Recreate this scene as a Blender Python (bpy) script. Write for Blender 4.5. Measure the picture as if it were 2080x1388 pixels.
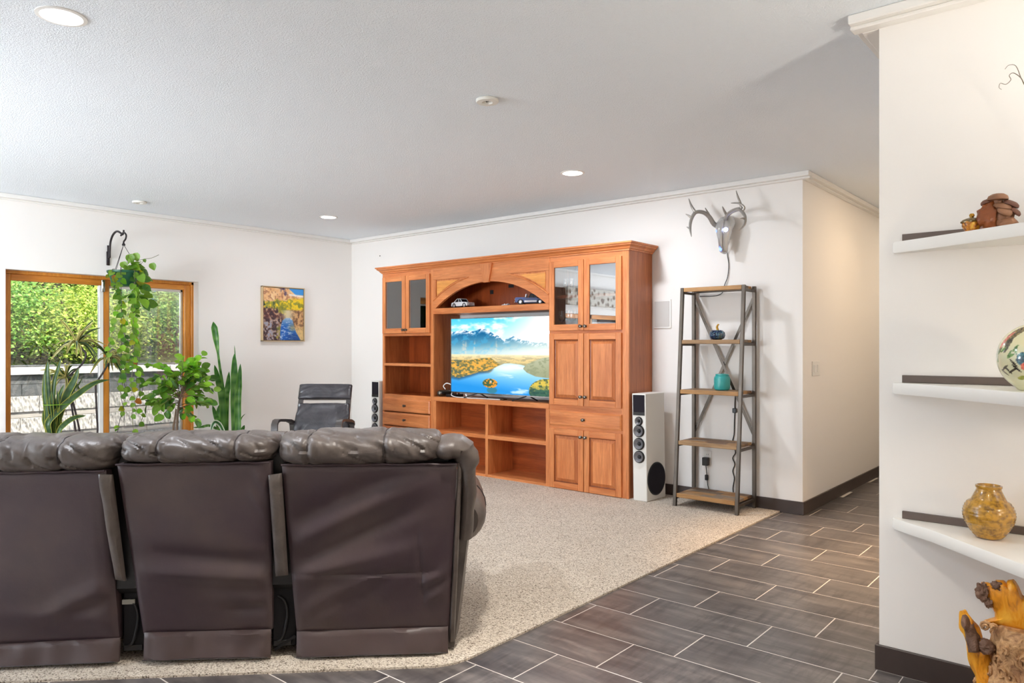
import bpy, bmesh, math, random
import numpy as np
from math import sin, cos, pi, sqrt, atan2, radians
from mathutils import Vector, Matrix, noise

for o in list(bpy.data.objects):
    bpy.data.objects.remove(o, do_unlink=True)
random.seed(7)
rng = np.random.default_rng(11)
SC = bpy.context.scene
COL = SC.collection

# ---------------------------------------------------------------- camera, world, sun, exposure
EYE = 1.356
cd = bpy.data.cameras.new('camera'); cam = bpy.data.objects.new('camera', cd); COL.objects.link(cam)
cam.location = (0, 0, EYE); cam.rotation_euler = (radians(90), 0, radians(40.287))
cd.sensor_width = 36.0; cd.lens = 36.0 * 1480.0 / 2080.0; cd.shift_y = 8.5 / 2080.0
cd.clip_start = 0.02; cd.clip_end = 200
SC.camera = cam
vs = SC.view_settings
vs.view_transform = 'Standard'; vs.look = 'None'; vs.gamma = 1.0; vs.use_curve_mapping = False
vs.exposure = 0.48
w = bpy.data.worlds.new('world'); SC.world = w; w.use_nodes = True
wn = w.node_tree.nodes; wl = w.node_tree.links
for n in list(wn): wn.remove(n)
wo = wn.new('ShaderNodeOutputWorld'); wb = wn.new('ShaderNodeBackground'); ws = wn.new('ShaderNodeTexSky')
ws.sky_type = 'NISHITA'; ws.sun_disc = False; ws.sun_elevation = radians(52); ws.sun_rotation = radians(80)
wb.inputs['Strength'].default_value = 0.38
wl.new(ws.outputs[0], wb.inputs[0]); wl.new(wb.outputs[0], wo.inputs[0])
SC.cycles.max_bounces = 10; SC.cycles.diffuse_bounces = 8; SC.cycles.glossy_bounces = 4
SC.cycles.transparent_max_bounces = 16; SC.cycles.transmission_bounces = 6
SC.cycles.sample_clamp_indirect = 6.0; SC.cycles.caustics_reflective = False; SC.cycles.caustics_refractive = False

def light(name, kind, loc, energy, color=(1, 1, 1), size=0.1, size_y=None, aim=None, spread=None, parent=None):
    d = bpy.data.lights.new(name, kind); o = bpy.data.objects.new(name, d); COL.objects.link(o)
    d.energy = energy; d.color = color
    if kind == 'AREA':
        d.shape = 'RECTANGLE' if size_y else 'DISK'; d.size = size
        if size_y: d.size_y = size_y
        if spread: d.spread = radians(spread)
    elif kind in ('POINT', 'SPOT'):
        d.shadow_soft_size = size
    o.location = loc
    if aim is not None:
        o.rotation_euler = (Vector(aim) - Vector(loc)).to_track_quat('-Z', 'Y').to_euler()
    if parent is not None:
        o.parent = parent; o.location = Vector(loc) - parent.location
    return o

sun = light('sun', 'SUN', (10, 3, 20), 7.5, (1.0, 0.95, 0.84), aim=(0, 0.5, 6.0)); sun.data.angle = radians(1.2)
DAY = (0.86, 0.94, 1.03); WARM = (1.0, 0.84, 0.64); LED = (0.92, 0.96, 1.03)
# area lamps lending daylight; the front and door ones are added fill
light('daylight_front', 'AREA', (-4.8, -2.92, 1.45), 360, DAY, 3.4, 1.5, aim=(-4.6, 0, 3.9))  # added fill at an unseen window, lifts ceiling and back wall
light('daylight_left', 'AREA', (-7.74, -0.6, 1.42), 4, DAY, 1.9, 0.95, aim=(-4.6, 0.4, 3.6))
light('daylight_door', 'AREA', (-8.25, 2.98, 2.2), 30, DAY, 1.7, 0.35, aim=(-5.0, 3.0, 0.0))  # added lamp above the door, out of view, boosts its daylight

# ---------------------------------------------------------------- mesh helpers
class MB:
    def __init__(s): s.v = []; s.f = []; s.sm = []; s.mi = []; s.m = 0; s.col = None
    def add(s, vs_, fs, smooth=False):
        b = len(s.v); s.v.extend([tuple(p) for p in vs_])
        for f in fs: s.f.append(tuple(i + b for i in f)); s.sm.append(smooth); s.mi.append(s.m)
        return s
    def box(s, x0, x1, y0, y1, z0, z1, b=0.0):
        if x0 > x1: x0, x1 = x1, x0
        if y0 > y1: y0, y1 = y1, y0
        if z0 > z1: z0, z1 = z1, z0
        b = min(b, (x1 - x0) * .45, (y1 - y0) * .45, (z1 - z0) * .45)
        if b <= 0:
            v = [(x, y, z) for z in (z0, z1) for y in (y0, y1) for x in (x0, x1)]
            return s.add(v, [(0, 2, 3, 1), (4, 5, 7, 6), (0, 1, 5, 4), (2, 6, 7, 3), (0, 4, 6, 2), (1, 3, 7, 5)])
        V = []; idx = {}
        X = (x0, x1); Y = (y0, y1); Z = (z0, z1); sg = (1, -1)
        for i in (0, 1):
            for j in (0, 1):
                for k in (0, 1):
                    p = (X[i], Y[j], Z[k]); q = (X[i] + sg[i] * b, Y[j] + sg[j] * b, Z[k] + sg[k] * b)
                    for a, t in ((0, (p[0], q[1], q[2])), (1, (q[0], p[1], q[2])), (2, (q[0], q[1], p[2]))):
                        idx[(i, j, k, a)] = len(V); V.append(t)
        F = []
        for i in (0, 1): F.append([idx[(i, j, k, 0)] for j, k in ((0, 0), (1, 0), (1, 1), (0, 1))])
        for j in (0, 1): F.append([idx[(i, j, k, 1)] for i, k in ((0, 0), (1, 0), (1, 1), (0, 1))])
        for k in (0, 1): F.append([idx[(i, j, k, 2)] for i, j in ((0, 0), (1, 0), (1, 1), (0, 1))])
        for i in (0, 1):
            for j in (0, 1): F.append([idx[(i, j, 0, 0)], idx[(i, j, 1, 0)], idx[(i, j, 1, 1)], idx[(i, j, 0, 1)]])
        for i in (0, 1):
            for k in (0, 1): F.append([idx[(i, 0, k, 0)], idx[(i, 1, k, 0)], idx[(i, 1, k, 2)], idx[(i, 0, k, 2)]])
        for j in (0, 1):
            for k in (0, 1): F.append([idx[(0, j, k, 1)], idx[(1, j, k, 1)], idx[(1, j, k, 2)], idx[(0, j, k, 2)]])
        for i in (0, 1):
            for j in (0, 1):
                for k in (0, 1): F.append([idx[(i, j, k, 0)], idx[(i, j, k, 1)], idx[(i, j, k, 2)]])
        c = Vector(((x0 + x1) / 2, (y0 + y1) / 2, (z0 + z1) / 2)); G = []
        for f in F:
            P = [Vector(V[t]) for t in f]; n = (P[1] - P[0]).cross(P[2] - P[0]); m = sum(P, Vector()) / len(P)
            G.append(f if n.dot(m - c) > 0 else f[::-1])
        return s.add(V, G)
    def obox(s, p0, p1, wx, wy, up=(0, 0, 1), b=0.0):
        """bar from p0 to p1 with section wx (sideways) by wy (towards up)"""
        p0, p1 = Vector(p0), Vector(p1); d = (p1 - p0); L = d.length; d.normalize()
        side = d.cross(Vector(up))
        if side.length < 1e-4: side = d.cross(Vector((1, 0, 0)))
        side.normalize(); u = side.cross(d)
        t = MB(); t.box(-wx / 2, wx / 2, -wy / 2, wy / 2, 0, L, b)
        M = Matrix((side, u, d)).transposed()
        return s.add([M @ Vector(q) + p0 for q in t.v], t.f if M.determinant() > 0 else [f[::-1] for f in t.f])
    def tube(s, pts, r, n=8, caps=True, smooth=True, sub=1):
        P = [Vector(p) for p in pts]; R = list(r) if hasattr(r, '__len__') else [r] * len(P)
        if sub > 1 and len(P) > 2:
            Q = []; RR = []
            for i in range(len(P) - 1):
                p0 = P[max(i - 1, 0)]; p1 = P[i]; p2 = P[i + 1]; p3 = P[min(i + 2, len(P) - 1)]
                for k in range(sub):
                    t = k / sub
                    Q.append(0.5 * ((2 * p1) + (p2 - p0) * t + (2 * p0 - 5 * p1 + 4 * p2 - p3) * t * t + (3 * p1 - p0 - 3 * p2 + p3) * t ** 3))
                    RR.append(R[i] * (1 - t) + R[i + 1] * t)
            Q.append(P[-1]); RR.append(R[-1]); P, R = Q, RR
        V = []; F = []; ref = None
        for i, p in enumerate(P):
            d = (P[min(i + 1, len(P) - 1)] - P[max(i - 1, 0)]).normalized()
            if ref is None:
                ref = d.cross(Vector((0, 0, 1)));
                if ref.length < 1e-3: ref = d.cross(Vector((1, 0, 0)))
            ref = (ref - d * ref.dot(d)).normalized(); b2 = d.cross(ref)
            for k in range(n):
                a = 2 * pi * k / n; V.append(p + (ref * cos(a) + b2 * sin(a)) * R[i])
        for i in range(len(P) - 1):
            for k in range(n):
                k2 = (k + 1) % n; F.append((i * n + k, i * n + k2, (i + 1) * n + k2, (i + 1) * n + k))
        s.add(V, F, smooth)
        if caps:
            m = len(P) - 1
            s.add(V[:n], [tuple(range(n))[::-1]]); s.add(V[m * n:], [tuple(range(n))])
        return s
    def lathe(s, prof, n=24, at=(0, 0, 0), M=None, smooth=True, disp=None, caps=True):
        V = []; F = []; at = Vector(at); m = len(prof)
        for (r, z) in prof:
            for k in range(n):
                a = 2 * pi * k / n; rr = r if disp is None else r + disp(a, z, r)
                p = Vector((rr * cos(a), rr * sin(a), z))
                if M is not None: p = M @ p
                V.append(p + at)
        for i in range(m - 1):
            for k in range(n):
                k2 = (k + 1) % n; F.append((i * n + k, i * n + k2, (i + 1) * n + k2, (i + 1) * n + k))
        s.add(V, F, smooth)
        if caps and prof[0][0] > 1e-4: s.add(V[:n], [tuple(range(n))[::-1]])
        if caps and prof[-1][0] > 1e-4: s.add(V[-n:], [tuple(range(n))])
        return s
    def sphere(s, c, r, n=16, m=10, disp=None):
        r = r if hasattr(r, '__len__') else (r, r, r); V = []; F = []
        for i in range(m + 1):
            th = pi * i / m
            for k in range(n):
                a = 2 * pi * k / n; d = Vector((sin(th) * cos(a), sin(th) * sin(a), -cos(th))); q = 1.0 if disp is None else 1 + disp(d)
                V.append((c[0] + d.x * r[0] * q, c[1] + d.y * r[1] * q, c[2] + d.z * r[2] * q))
        for i in range(m):
            for k in range(n):
                k2 = (k + 1) % n; F.append((i * n + k, i * n + k2, (i + 1) * n + k2, (i + 1) * n + k))
        return s.add(V, F, True)
    def grid(s, fn, nu, nv, cu=False, cv=False, smooth=True):
        V = [fn(i / (nu if cu else nu - 1), j / (nv if cv else nv - 1)) for i in range(nu) for j in range(nv)]
        F = []
        for i in range(nu if cu else nu - 1):
            for j in range(nv if cv else nv - 1):
                i2 = (i + 1) % nu; j2 = (j + 1) % nv
                F.append((i * nv + j, i2 * nv + j, i2 * nv + j2, i * nv + j2))
        return s.add(V, F, smooth)
    def prism(s, poly, f0, f1):
        """poly: list of 2d points; f0 / f1 map a 2d point to the two end faces"""
        n = len(poly); V = [f0(p) for p in poly] + [f1(p) for p in poly]
        F = [tuple(range(n))[::-1], tuple(range(n, 2 * n))] + [(i, (i + 1) % n, n + (i + 1) % n, n + i) for i in range(n)]
        return s.add(V, F)
    def xf(s, M): s.v = [tuple(M @ Vector(p)) for p in s.v]; return s
    def mesh(s, name, mats, org=(0, 0, 0), ang=40, fix=True):
        me = bpy.data.meshes.new(name); o = org
        me.from_pydata([(p[0] - o[0], p[1] - o[1], p[2] - o[2]) for p in s.v], [], s.f)
        for m in (mats if isinstance(mats, (list, tuple)) else [mats]): me.materials.append(m)
        me.polygons.foreach_set('material_index', s.mi)
        if fix:
            bm = bmesh.new(); bm.from_mesh(me); bmesh.ops.recalc_face_normals(bm, faces=bm.faces); bm.to_mesh(me); bm.free()
        me.polygons.foreach_set('use_smooth', [True] * len(s.f) if any(s.sm) else [False] * len(s.f))
        if any(s.sm):
            me.set_sharp_from_angle(angle=radians(ang))
        me.update(); return me

ORG = {}
def obj(name, mb, m, parent=None, world=True, ang=40, fix=True):
    """link the collected shape as ONE mesh object; below a parent its points are taken relative to the thing's origin"""
    org = (0, 0, 0)
    if parent is not None:
        root = parent
        while root.parent is not None: root = root.parent
        if world: org = ORG.get(root.name, (0, 0, 0))
    me = mb if isinstance(mb, bpy.types.Mesh) else mb.mesh(name, m, org, ang, fix)
    o = bpy.data.objects.new(name, me); COL.objects.link(o)
    if parent is not None: o.parent = parent
    return o
def tag(o, label=None, cat=None, group=None, kind=None):
    if label: o['label'] = label
    if cat: o['category'] = cat
    if group: o['group'] = group
    if kind: o['kind'] = kind
    return o
def thing(name, label, cat, loc=(0, 0, 0), rz=0.0, group=None, local=False):
    o = bpy.data.objects.new(name, None); COL.objects.link(o); o.empty_display_size = 0.05
    o.location = loc; o.rotation_euler = (0, 0, rz); ORG[o.name] = (0, 0, 0) if local else tuple(loc)
    return tag(o, label, cat, group)
def solo(name, mb, m, label, cat, group=None, ang=40, loc=None):
    """a thing that is one mesh, its origin at loc"""
    loc = loc or (0, 0, 0)
    me = mb.mesh(name, m, loc, ang); o = bpy.data.objects.new(name, me); COL.objects.link(o); o.location = loc
    return tag(o, label, cat, group)
def struct(name, mb, m, parent=None, ang=40):
    o = obj(name, mb, m, parent, world=False, ang=ang)
    if parent is None: o['kind'] = 'structure'
    return o
def copy_to(src, parent, loc=None, M=None):
    c = src.copy(); COL.objects.link(c); c.parent = parent
    if loc is not None: c.location = loc
    if M is not None: c.matrix_local = M
    return c
def copy_tree(o, parent=None):
    c = o.copy(); COL.objects.link(c); c.parent = parent
    for ch in list(o.children): copy_tree(ch, c)
    return c

# ---------------------------------------------------------------- materials
def L(h):
    if isinstance(h, (tuple, list)): r = [x / 255 for x in h]
    else: r = [int(h[i:i + 2], 16) / 255 for i in (0, 2, 4)]
    return tuple((c / 12.92 if c <= 0.04045 else ((c + 0.055) / 1.055) ** 2.4) for c in r) + (1.0,)
class NT:
    def __init__(s, name):
        s.m = bpy.data.materials.new(name); s.m.use_nodes = True; s.t = s.m.node_tree
        for n in list(s.t.nodes): s.t.nodes.remove(n)
        s.out = s.n('ShaderNodeOutputMaterial')
    def n(s, ty, **k):
        x = s.t.nodes.new(ty)
        for a, b in k.items(): setattr(x, a, b)
        return x
    def l(s, a, b): s.t.links.new(a, b)
    def principled(s, color=None, rough=.5, metal=0, spec=.5):
        p = s.n('ShaderNodeBsdfPrincipled'); p.inputs['Roughness'].default_value = rough; p.inputs['Metallic'].default_value = metal
        p.inputs['Specular IOR Level'].default_value = spec
        if color is not None: p.inputs['Base Color'].default_value = color
        s.l(p.outputs[0], s.out.inputs[0]); s.p = p; return p
    def coord(s, scale=(1, 1, 1), kind='Object', rot=(0, 0, 0)):
        c = s.n('ShaderNodeTexCoord'); m = s.n('ShaderNodeMapping'); m.inputs['Scale'].default_value = scale; m.inputs['Rotation'].default_value = rot
        s.l(c.outputs[kind], m.inputs[0]); return m.outputs[0]
    def noise(s, vec, scale, detail=4, rough=.55, dist=0.0):
        x = s.n('ShaderNodeTexNoise'); x.inputs['Scale'].default_value = scale; x.inputs['Detail'].default_value = detail
        x.inputs['Roughness'].default_value = rough; x.inputs['Distortion'].default_value = dist
        s.l(vec, x.inputs['Vector']); return x.outputs[0]
    def ramp(s, fac, stops, interp='LINEAR'):
        r = s.n('ShaderNodeValToRGB'); r.color_ramp.interpolation = interp; e = r.color_ramp.elements
        while len(e) < len(stops): e.new(0.5)
        for i, (p, c) in enumerate(stops): e[i].position = p; e[i].color = c
        s.l(fac, r.inputs[0]); return r.outputs[0]
    def bump(s, h, strength=.3, dist=.01, prev=None):
        b = s.n('ShaderNodeBump'); b.inputs['Strength'].default_value = strength; b.inputs['Distance'].default_value = dist
        s.l(h, b.inputs['Height'])
        if prev is not None: s.l(prev, b.inputs['Normal'])
        return b.outputs[0]
    def mix(s, fac, a, b, mode='MIX'):
        x = s.n('ShaderNodeMix', data_type='RGBA', blend_type=mode)
        for inp, v in ((x.inputs[0], fac), (x.inputs[6], a), (x.inputs[7], b)):
            if hasattr(v, 'is_linked'): s.l(v, inp)
            else: inp.default_value = v
        return x.outputs[2]
    def rand(s): return s.n('ShaderNodeObjectInfo').outputs['Random']

def plain(name, col, rough=.5, metal=0, spec=.5, bump=None, vary=0.0):
    t = NT(name); c = L(col); p = t.principled(c, rough, metal, spec)
    if bump or vary:
        v = t.coord()
        nz = t.noise(v, bump[0] if bump else 12, 5)
        if bump: t.l(t.bump(nz, bump[1], bump[2] if len(bump) > 2 else .004), p.inputs['Normal'])
        if vary:
            big = t.noise(v, 7, 4)
            t.l(t.ramp(big, [(.3, tuple(x * (1 - vary) for x in c[:3]) + (1,)), (.7, tuple(min(1, x * (1 + vary)) for x in c[:3]) + (1,))]), p.inputs['Base Color'])
    return t.m
def emit(name, col, strength):
    t = NT(name); e = t.n('ShaderNodeEmission'); e.inputs[0].default_value = L(col); e.inputs[1].default_value = strength
    t.l(e.outputs[0], t.out.inputs[0]); return t.m
def wood(name, dark, light, axis='Z', rough=.32, scale=1.0, spec=.5, contrast=.25):
    t = NT(name); sc = {'X': (1.2, 16, 16), 'Y': (16, 1.2, 16), 'Z': (16, 16, 1.2)}[axis]
    p = t.principled(None, rough, 0, spec)
    c = t.n('ShaderNodeTexCoord'); ri = t.rand(); va = t.n('ShaderNodeVectorMath', operation='ADD'); t.l(c.outputs['Object'], va.inputs[0])
    cb = t.n('ShaderNodeCombineXYZ'); mu = t.n('ShaderNodeMath', operation='MULTIPLY'); mu.inputs[1].default_value = 9.0; t.l(ri, mu.inputs[0])
    for k in range(3): t.l(mu.outputs[0], cb.inputs[k])
    t.l(cb.outputs[0], va.inputs[1])
    m = t.n('ShaderNodeMapping'); m.inputs['Scale'].default_value = tuple(x * scale for x in sc); t.l(va.outputs[0], m.inputs[0])
    a = t.noise(m.outputs[0], 1.0, 6, .6, .6); b = t.noise(m.outputs[0], 5.0, 5, .7)
    m2 = t.n('ShaderNodeMapping'); m2.inputs['Scale'].default_value = (2.5, 2.5, 2.5); t.l(va.outputs[0], m2.inputs[0])
    g = t.noise(m2.outputs[0], 1.0, 3)
    base = t.ramp(a, [(.5 - contrast, L(dark)), (.5 + contrast, L(light))])
    mid = L(light)
    fine = t.ramp(b, [(.38, (.80, .76, .72, 1)), (.62, (1.0, 1.0, 1.0, 1))])
    big = t.ramp(g, [(.3, (.88, .84, .80, 1)), (.7, (1.08, 1.06, 1.04, 1))])
    x = t.mix(1.0, base, fine, 'MULTIPLY'); x = t.mix(1.0, x, big, 'MULTIPLY')
    t.l(x, p.inputs['Base Color']); t.l(t.bump(b, .08, .002), p.inputs['Normal'])
    return t.m
def attr_mat(name, rough=.5, strength=0.0, spec=.5, coat=0.0):
    t = NT(name); a = t.n('ShaderNodeVertexColor'); a.layer_name = 'paint'
    if strength:
        e = t.n('ShaderNodeEmission'); t.l(a.outputs[0], e.inputs[0]); e.inputs[1].default_value = strength
        g = t.n('ShaderNodeBsdfGlossy'); g.inputs['Roughness'].default_value = .15; g.inputs[0].default_value = (.02, .02, .02, 1)
        s = t.n('ShaderNodeAddShader'); t.l(e.outputs[0], s.inputs[0]); t.l(g.outputs[0], s.inputs[1]); t.l(s.outputs[0], t.out.inputs[0])
    else:
        p = t.principled(None, rough, 0, spec); t.l(a.outputs[0], p.inputs['Base Color']); p.inputs['Coat Weight'].default_value = coat
    return t.m
def paint(o, cols):
    """cols: (n,3) sRGB floats per vertex"""
    me = o.data; n = len(me.vertices); c = np.ones((n, 4), np.float32)
    s = np.clip(np.asarray(cols, np.float64), 0, 1); c[:, :3] = np.where(s <= .04045, s / 12.92, ((s + .055) / 1.055) ** 2.4)
    at = me.color_attributes.new('paint', 'FLOAT_COLOR', 'POINT'); at.data.foreach_set('color', c.ravel())
def glass(name, reflect=.10, tint=(1, 1, 1), rough=0.0, grow=1.0):
    t = NT(name); tr = t.n('ShaderNodeBsdfTransparent'); tr.inputs[0].default_value = tint + (1,)
    g = t.n('ShaderNodeBsdfGlossy'); g.inputs['Roughness'].default_value = rough; g.inputs[0].default_value = (1, 1, 1, 1)
    f = t.n('ShaderNodeFresnel'); f.inputs[0].default_value = 1.5
    mr = t.n('ShaderNodeMapRange'); mr.inputs['From Min'].default_value = .04; mr.inputs['From Max'].default_value = 1.0
    mr.inputs['To Min'].default_value = reflect; mr.inputs['To Max'].default_value = 1.0; t.l(f.outputs[0], mr.inputs[0])
    mx = t.n('ShaderNodeMixShader'); t.l(mr.outputs[0], mx.inputs[0]); t.l(tr.outputs[0], mx.inputs[1]); t.l(g.outputs[0], mx.inputs[2]); t.l(mx.outputs[0], t.out.inputs[0])
    return t.m
def leafmat(name, c1, c2, trans=.35, rough=.4, stripe=None):
    t = NT(name); p = t.principled(None, rough, 0, .4); ri = t.rand()
    v = t.coord(); nz = t.noise(v, 6, 3); ad = t.n('ShaderNodeMath', operation='ADD'); t.l(ri, ad.inputs[0]); t.l(nz, ad.inputs[1])
    hl = t.n('ShaderNodeMath', operation='MULTIPLY'); hl.inputs[1].default_value = .5; t.l(ad.outputs[0], hl.inputs[0])
    c = t.ramp(hl.outputs[0], [(.2, L(c1)), (.8, L(c2))]); t.l(c, p.inputs['Base Color'])
    tl = t.n('ShaderNodeBsdfTranslucent'); t.l(c, tl.inputs[0]); mx = t.n('ShaderNodeMixShader'); mx.inputs[0].default_value = trans
    t.l(p.outputs[0], mx.inputs[1]); t.l(tl.outputs[0], mx.inputs[2]); t.l(mx.outputs[0], t.out.inputs[0])
    return t.m

M = {}
M['wall'] = plain('wall_paint', (239, 236, 232), .7, spec=.3, bump=(90, .04, .003))
M['wall_hall'] = M['wall']
M['trim'] = plain('trim_paint', (234, 232, 228), .5)
t = NT('ceiling_texture'); p = t.principled(L((240, 246, 252)), .85, 0, .2); v = t.coord(); a = t.noise(v, 85, 5, .65); b = t.noise(v, 170, 3)
t.l(t.bump(b, .40, .005, t.bump(a, .60, .009)), p.inputs['Normal']); M['ceiling'] = t.m
M['base'] = plain('baseboard_stain', (66, 55, 51), .4, vary=.15)
t = NT('carpet_loop'); p = t.principled(None, .95, 0, .1); v = t.coord()
vo = t.n('ShaderNodeTexVoronoi'); vo.inputs['Scale'].default_value = 185; t.l(v, vo.inputs['Vector'])
a = t.noise(v, 210, 3, .7); b = t.noise(v, 3.0, 4); sp = t.n('ShaderNodeSeparateColor'); t.l(vo.outputs['Color'], sp.inputs[0])
c1 = t.ramp(sp.outputs[0], [(.0, L((110, 98, 88))), (.12, L((158, 146, 132))), (.32, L((202, 190, 175))), (.75, L((218, 207, 192))), (1, L((234, 226, 214)))])
c2 = t.ramp(a, [(.3, (.72, .70, .68, 1)), (.55, (1, 1, 1, 1))]); c3 = t.ramp(b, [(.3, (.93, .92, .91, 1)), (.7, (1.03, 1.03, 1.03, 1))])
t.l(t.mix(1, t.mix(1, c1, c2, 'MULTIPLY'), c3, 'MULTIPLY'), p.inputs['Base Color'])
t.l(t.bump(vo.outputs['Distance'], -.7, .006, t.bump(a, .5, .004)), p.inputs['Normal']); M['carpet'] = t.m
M['grout'] = plain('grout', (206, 199, 193), .8)
t = NT('slate_tile'); p = t.principled(None, .30, 0, .5); c = t.n('ShaderNodeTexCoord'); ri = t.rand()
va = t.n('ShaderNodeVectorMath', operation='ADD'); cb = t.n('ShaderNodeCombineXYZ'); mu = t.n('ShaderNodeMath', operation='MULTIPLY'); mu.inputs[1].default_value = 40
t.l(ri, mu.inputs[0]); t.l(mu.outputs[0], cb.inputs[0]); t.l(mu.outputs[0], cb.inputs[2]); t.l(c.outputs['Object'], va.inputs[0]); t.l(cb.outputs[0], va.inputs[1])
m1 = t.n('ShaderNodeMapping'); m1.inputs['Scale'].default_value = (3, 14, 1); t.l(va.outputs[0], m1.inputs[0])
m2 = t.n('ShaderNodeMapping'); m2.inputs['Scale'].default_value = (26, 4, 1); t.l(va.outputs[0], m2.inputs[0])
a = t.noise(m1.outputs[0], 1.0, 6, .62, .4); b = t.noise(m2.outputs[0], 1.0, 5, .6, .5); g = t.noise(va.outputs[0], 2.2, 3)
c1 = t.ramp(a, [(.32, L((74, 69, 70))), (.5, L((95, 90, 89))), (.68, L((122, 115, 112)))])
c2 = t.ramp(b, [(.36, (.52, .51, .53, 1)), (.56, (1, 1, 1, 1))]); k = t.ramp(g, [(.38, (0, 0, 0, 1)), (.56, (1, 1, 1, 1))])
c2 = t.mix(k, (1, 1, 1, 1), c2); t.l(t.mix(1, c1, c2, 'MULTIPLY'), p.inputs['Base Color']); t.l(t.bump(a, .06, .003), p.inputs['Normal']); M['tile'] = t.m
CW_D, CW_L = (192, 108, 56), (232, 156, 98)
M['wz'] = wood('cherry_vertical', CW_D, CW_L, 'Z'); M['wx'] = wood('cherry_horizontal', CW_D, CW_L, 'X')
M['wz2'] = wood('cherry_side', (158, 88, 46), (200, 124, 74), 'Z'); M['win'] = wood('cherry_interior', (122, 52, 20), (174, 84, 38), 'Z', rough=.3)  # darker cherry copies: shade on sides and inside put into the colour
M['winx'] = wood('cherry_interior_shelf', (126, 56, 22), (178, 90, 42), 'X', rough=.3)  # interior shade put into the shelf colour as well
M['wdoor'] = wood('fir_window', (198, 122, 36), (230, 160, 66), 'Z', rough=.35); M['wdoory'] = wood('fir_window_rail', (198, 122, 36), (230, 160, 66), 'Y', rough=.35)
M['pewter'] = plain('pewter', (110, 104, 96), .3, 1.0)
M['black'] = plain('black_plastic', (22, 21, 23), .4); M['blackmat'] = plain('black_cloth', (38, 35, 42), .9, spec=.2, bump=(260, .4, .003))
M['white'] = plain('white_plastic', (235, 234, 230), .35); M['chrome'] = plain('chrome', (205, 205, 205), .18, 1.0)
M['steel'] = plain('dark_steel', (92, 84, 76), .42, .75, vary=.15, bump=(60, .05))
t = NT('brown_leather'); p = t.principled(None, .40, 0, .55); v = t.coord(); a = t.noise(v, 220, 4); b = t.noise(v, 2.6, 4); d = t.noise(v, 14, 5, .6)
t.l(t.ramp(b, [(.3, L((52, 37, 46))), (.5, L((62, 48, 52))), (.72, L((74, 60, 58)))]), p.inputs['Base Color'])
t.l(t.bump(a, .10, .002, t.bump(d, .12, .012)), p.inputs['Normal']); M['leather'] = t.m
t = NT('soft_leather'); p = t.principled(None, .42, 0, .5); v = t.coord(); a = t.noise(v, 200, 4); d = t.noise(v, 9, 5, .6, .8)
t.l(t.ramp(d, [(.3, L((70, 62, 59))), (.7, L((92, 83, 78)))]), p.inputs['Base Color'])
t.l(t.bump(a, .08, .002, t.bump(d, .22, .02)), p.inputs['Normal']); M['leather2'] = t.m
t = NT('black_leather'); p = t.principled(None, .27, 0, .7); v = t.coord(); a = t.noise(v, 240, 4); d = t.noise(v, 8, 4, .6, .8)
t.l(t.ramp(d, [(.3, L((52, 50, 54))), (.7, L((70, 67, 71)))]), p.inputs['Base Color']); t.l(t.bump(a, .08, .002, t.bump(d, .2, .02)), p.inputs['Normal']); M['leatherb'] = t.m
M['seam'] = plain('seam_thread', (48, 40, 40), .5)
M['glassdoor'] = glass('cabinet_glass', .20); M['glasswin'] = glass('window_glass', .05); M['glassware'] = glass('wine_glass', .16)
t = NT('insect_screen'); tr = t.n('ShaderNodeBsdfTransparent'); df = t.n('ShaderNodeBsdfDiffuse'); df.inputs[0].default_value = L((225, 222, 222)); mx = t.n('ShaderNodeMixShader')
mx.inputs[0].default_value = .22; t.l(tr.outputs[0], mx.inputs[1]); t.l(df.outputs[0], mx.inputs[2]); t.l(mx.outputs[0], t.out.inputs[0]); M['screen'] = t.m

# ---------------------------------------------------------------- room shell
XL_, YB_, ZC_ = -7.81, 5.95, 2.74
b = MB(); b.box(-8.03, 2.2, -3.1, 12.0, -0.20, -0.0004); floor = struct('floor', b, M['grout'])
# carpet with its 45 degree corner
b = MB(); cp = [(-7.81, YB_), (-7.81, -3.0), (-7.355, -3.0), (-2.23, 2.125), (-2.205, 2.165), (-2.185, 2.21), (-2.174, 2.27), (-2.174, YB_)]
b.prism(cp, lambda q: (q[0], q[1], -.003), lambda q: (q[0], q[1], .010)); tag(struct('carpet', b, M['carpet']), 'beige speckled loop carpet wall to wall under the sofa and cabinets', 'carpet')
# floor tiles, each one a part of the floor
TW, TH = 0.608, 0.308
tile_mesh = {}
def add_tile(x0, x1, y0, y1):
    w_, h_ = round(x1 - x0, 3), round(y1 - y0, 3)
    if w_ < .02 or h_ < .02: return
    if (w_, h_) not in tile_mesh:
        q = MB(); q.box(-w_ / 2, w_ / 2, -h_ / 2, h_ / 2, -.012, .0004, .0006); tile_mesh[(w_, h_)] = q.mesh('tile', M['tile'])
    o = bpy.data.objects.new('tile', tile_mesh[(w_, h_)]); COL.objects.link(o); o.parent = floor
    o.location = ((x0 + x1) / 2, (y0 + y1) / 2, random.uniform(-.0002, .0002))
for k in range(-9, 22):
    y0 = 3.187 + k * TH; off = -1.316 + .2 * k
    n0 = math.floor((-4.2 - off) / TW)
    for n in range(n0, n0 + 12):
        x0 = off + n * TW; x1 = x0 + TW; ym = y0 + TH
        if x0 > .6: continue
        if ym > 3.32:                                   # hallway: between the two corner walls
            if x0 < -2.4 and y0 < YB_: x0 = max(x0, -2.4)
            lo = -2.4 if y0 < YB_ - .02 else -1.985
            x0 = max(x0, lo)
            if y0 < 3.31 and x1 > -.805: add_tile(max(x0, -.805) + .0022, x1 - .0022, y0 + .0022, 3.309)
            x1 = min(x1, -.805)
            if x1 - x0 < .03: continue
        elif x1 < -2.4 and (y0 - x1) > 4.5: continue
        add_tile(x0 + .003, x1 - .003, y0 + .003, ym - .003)
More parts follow.
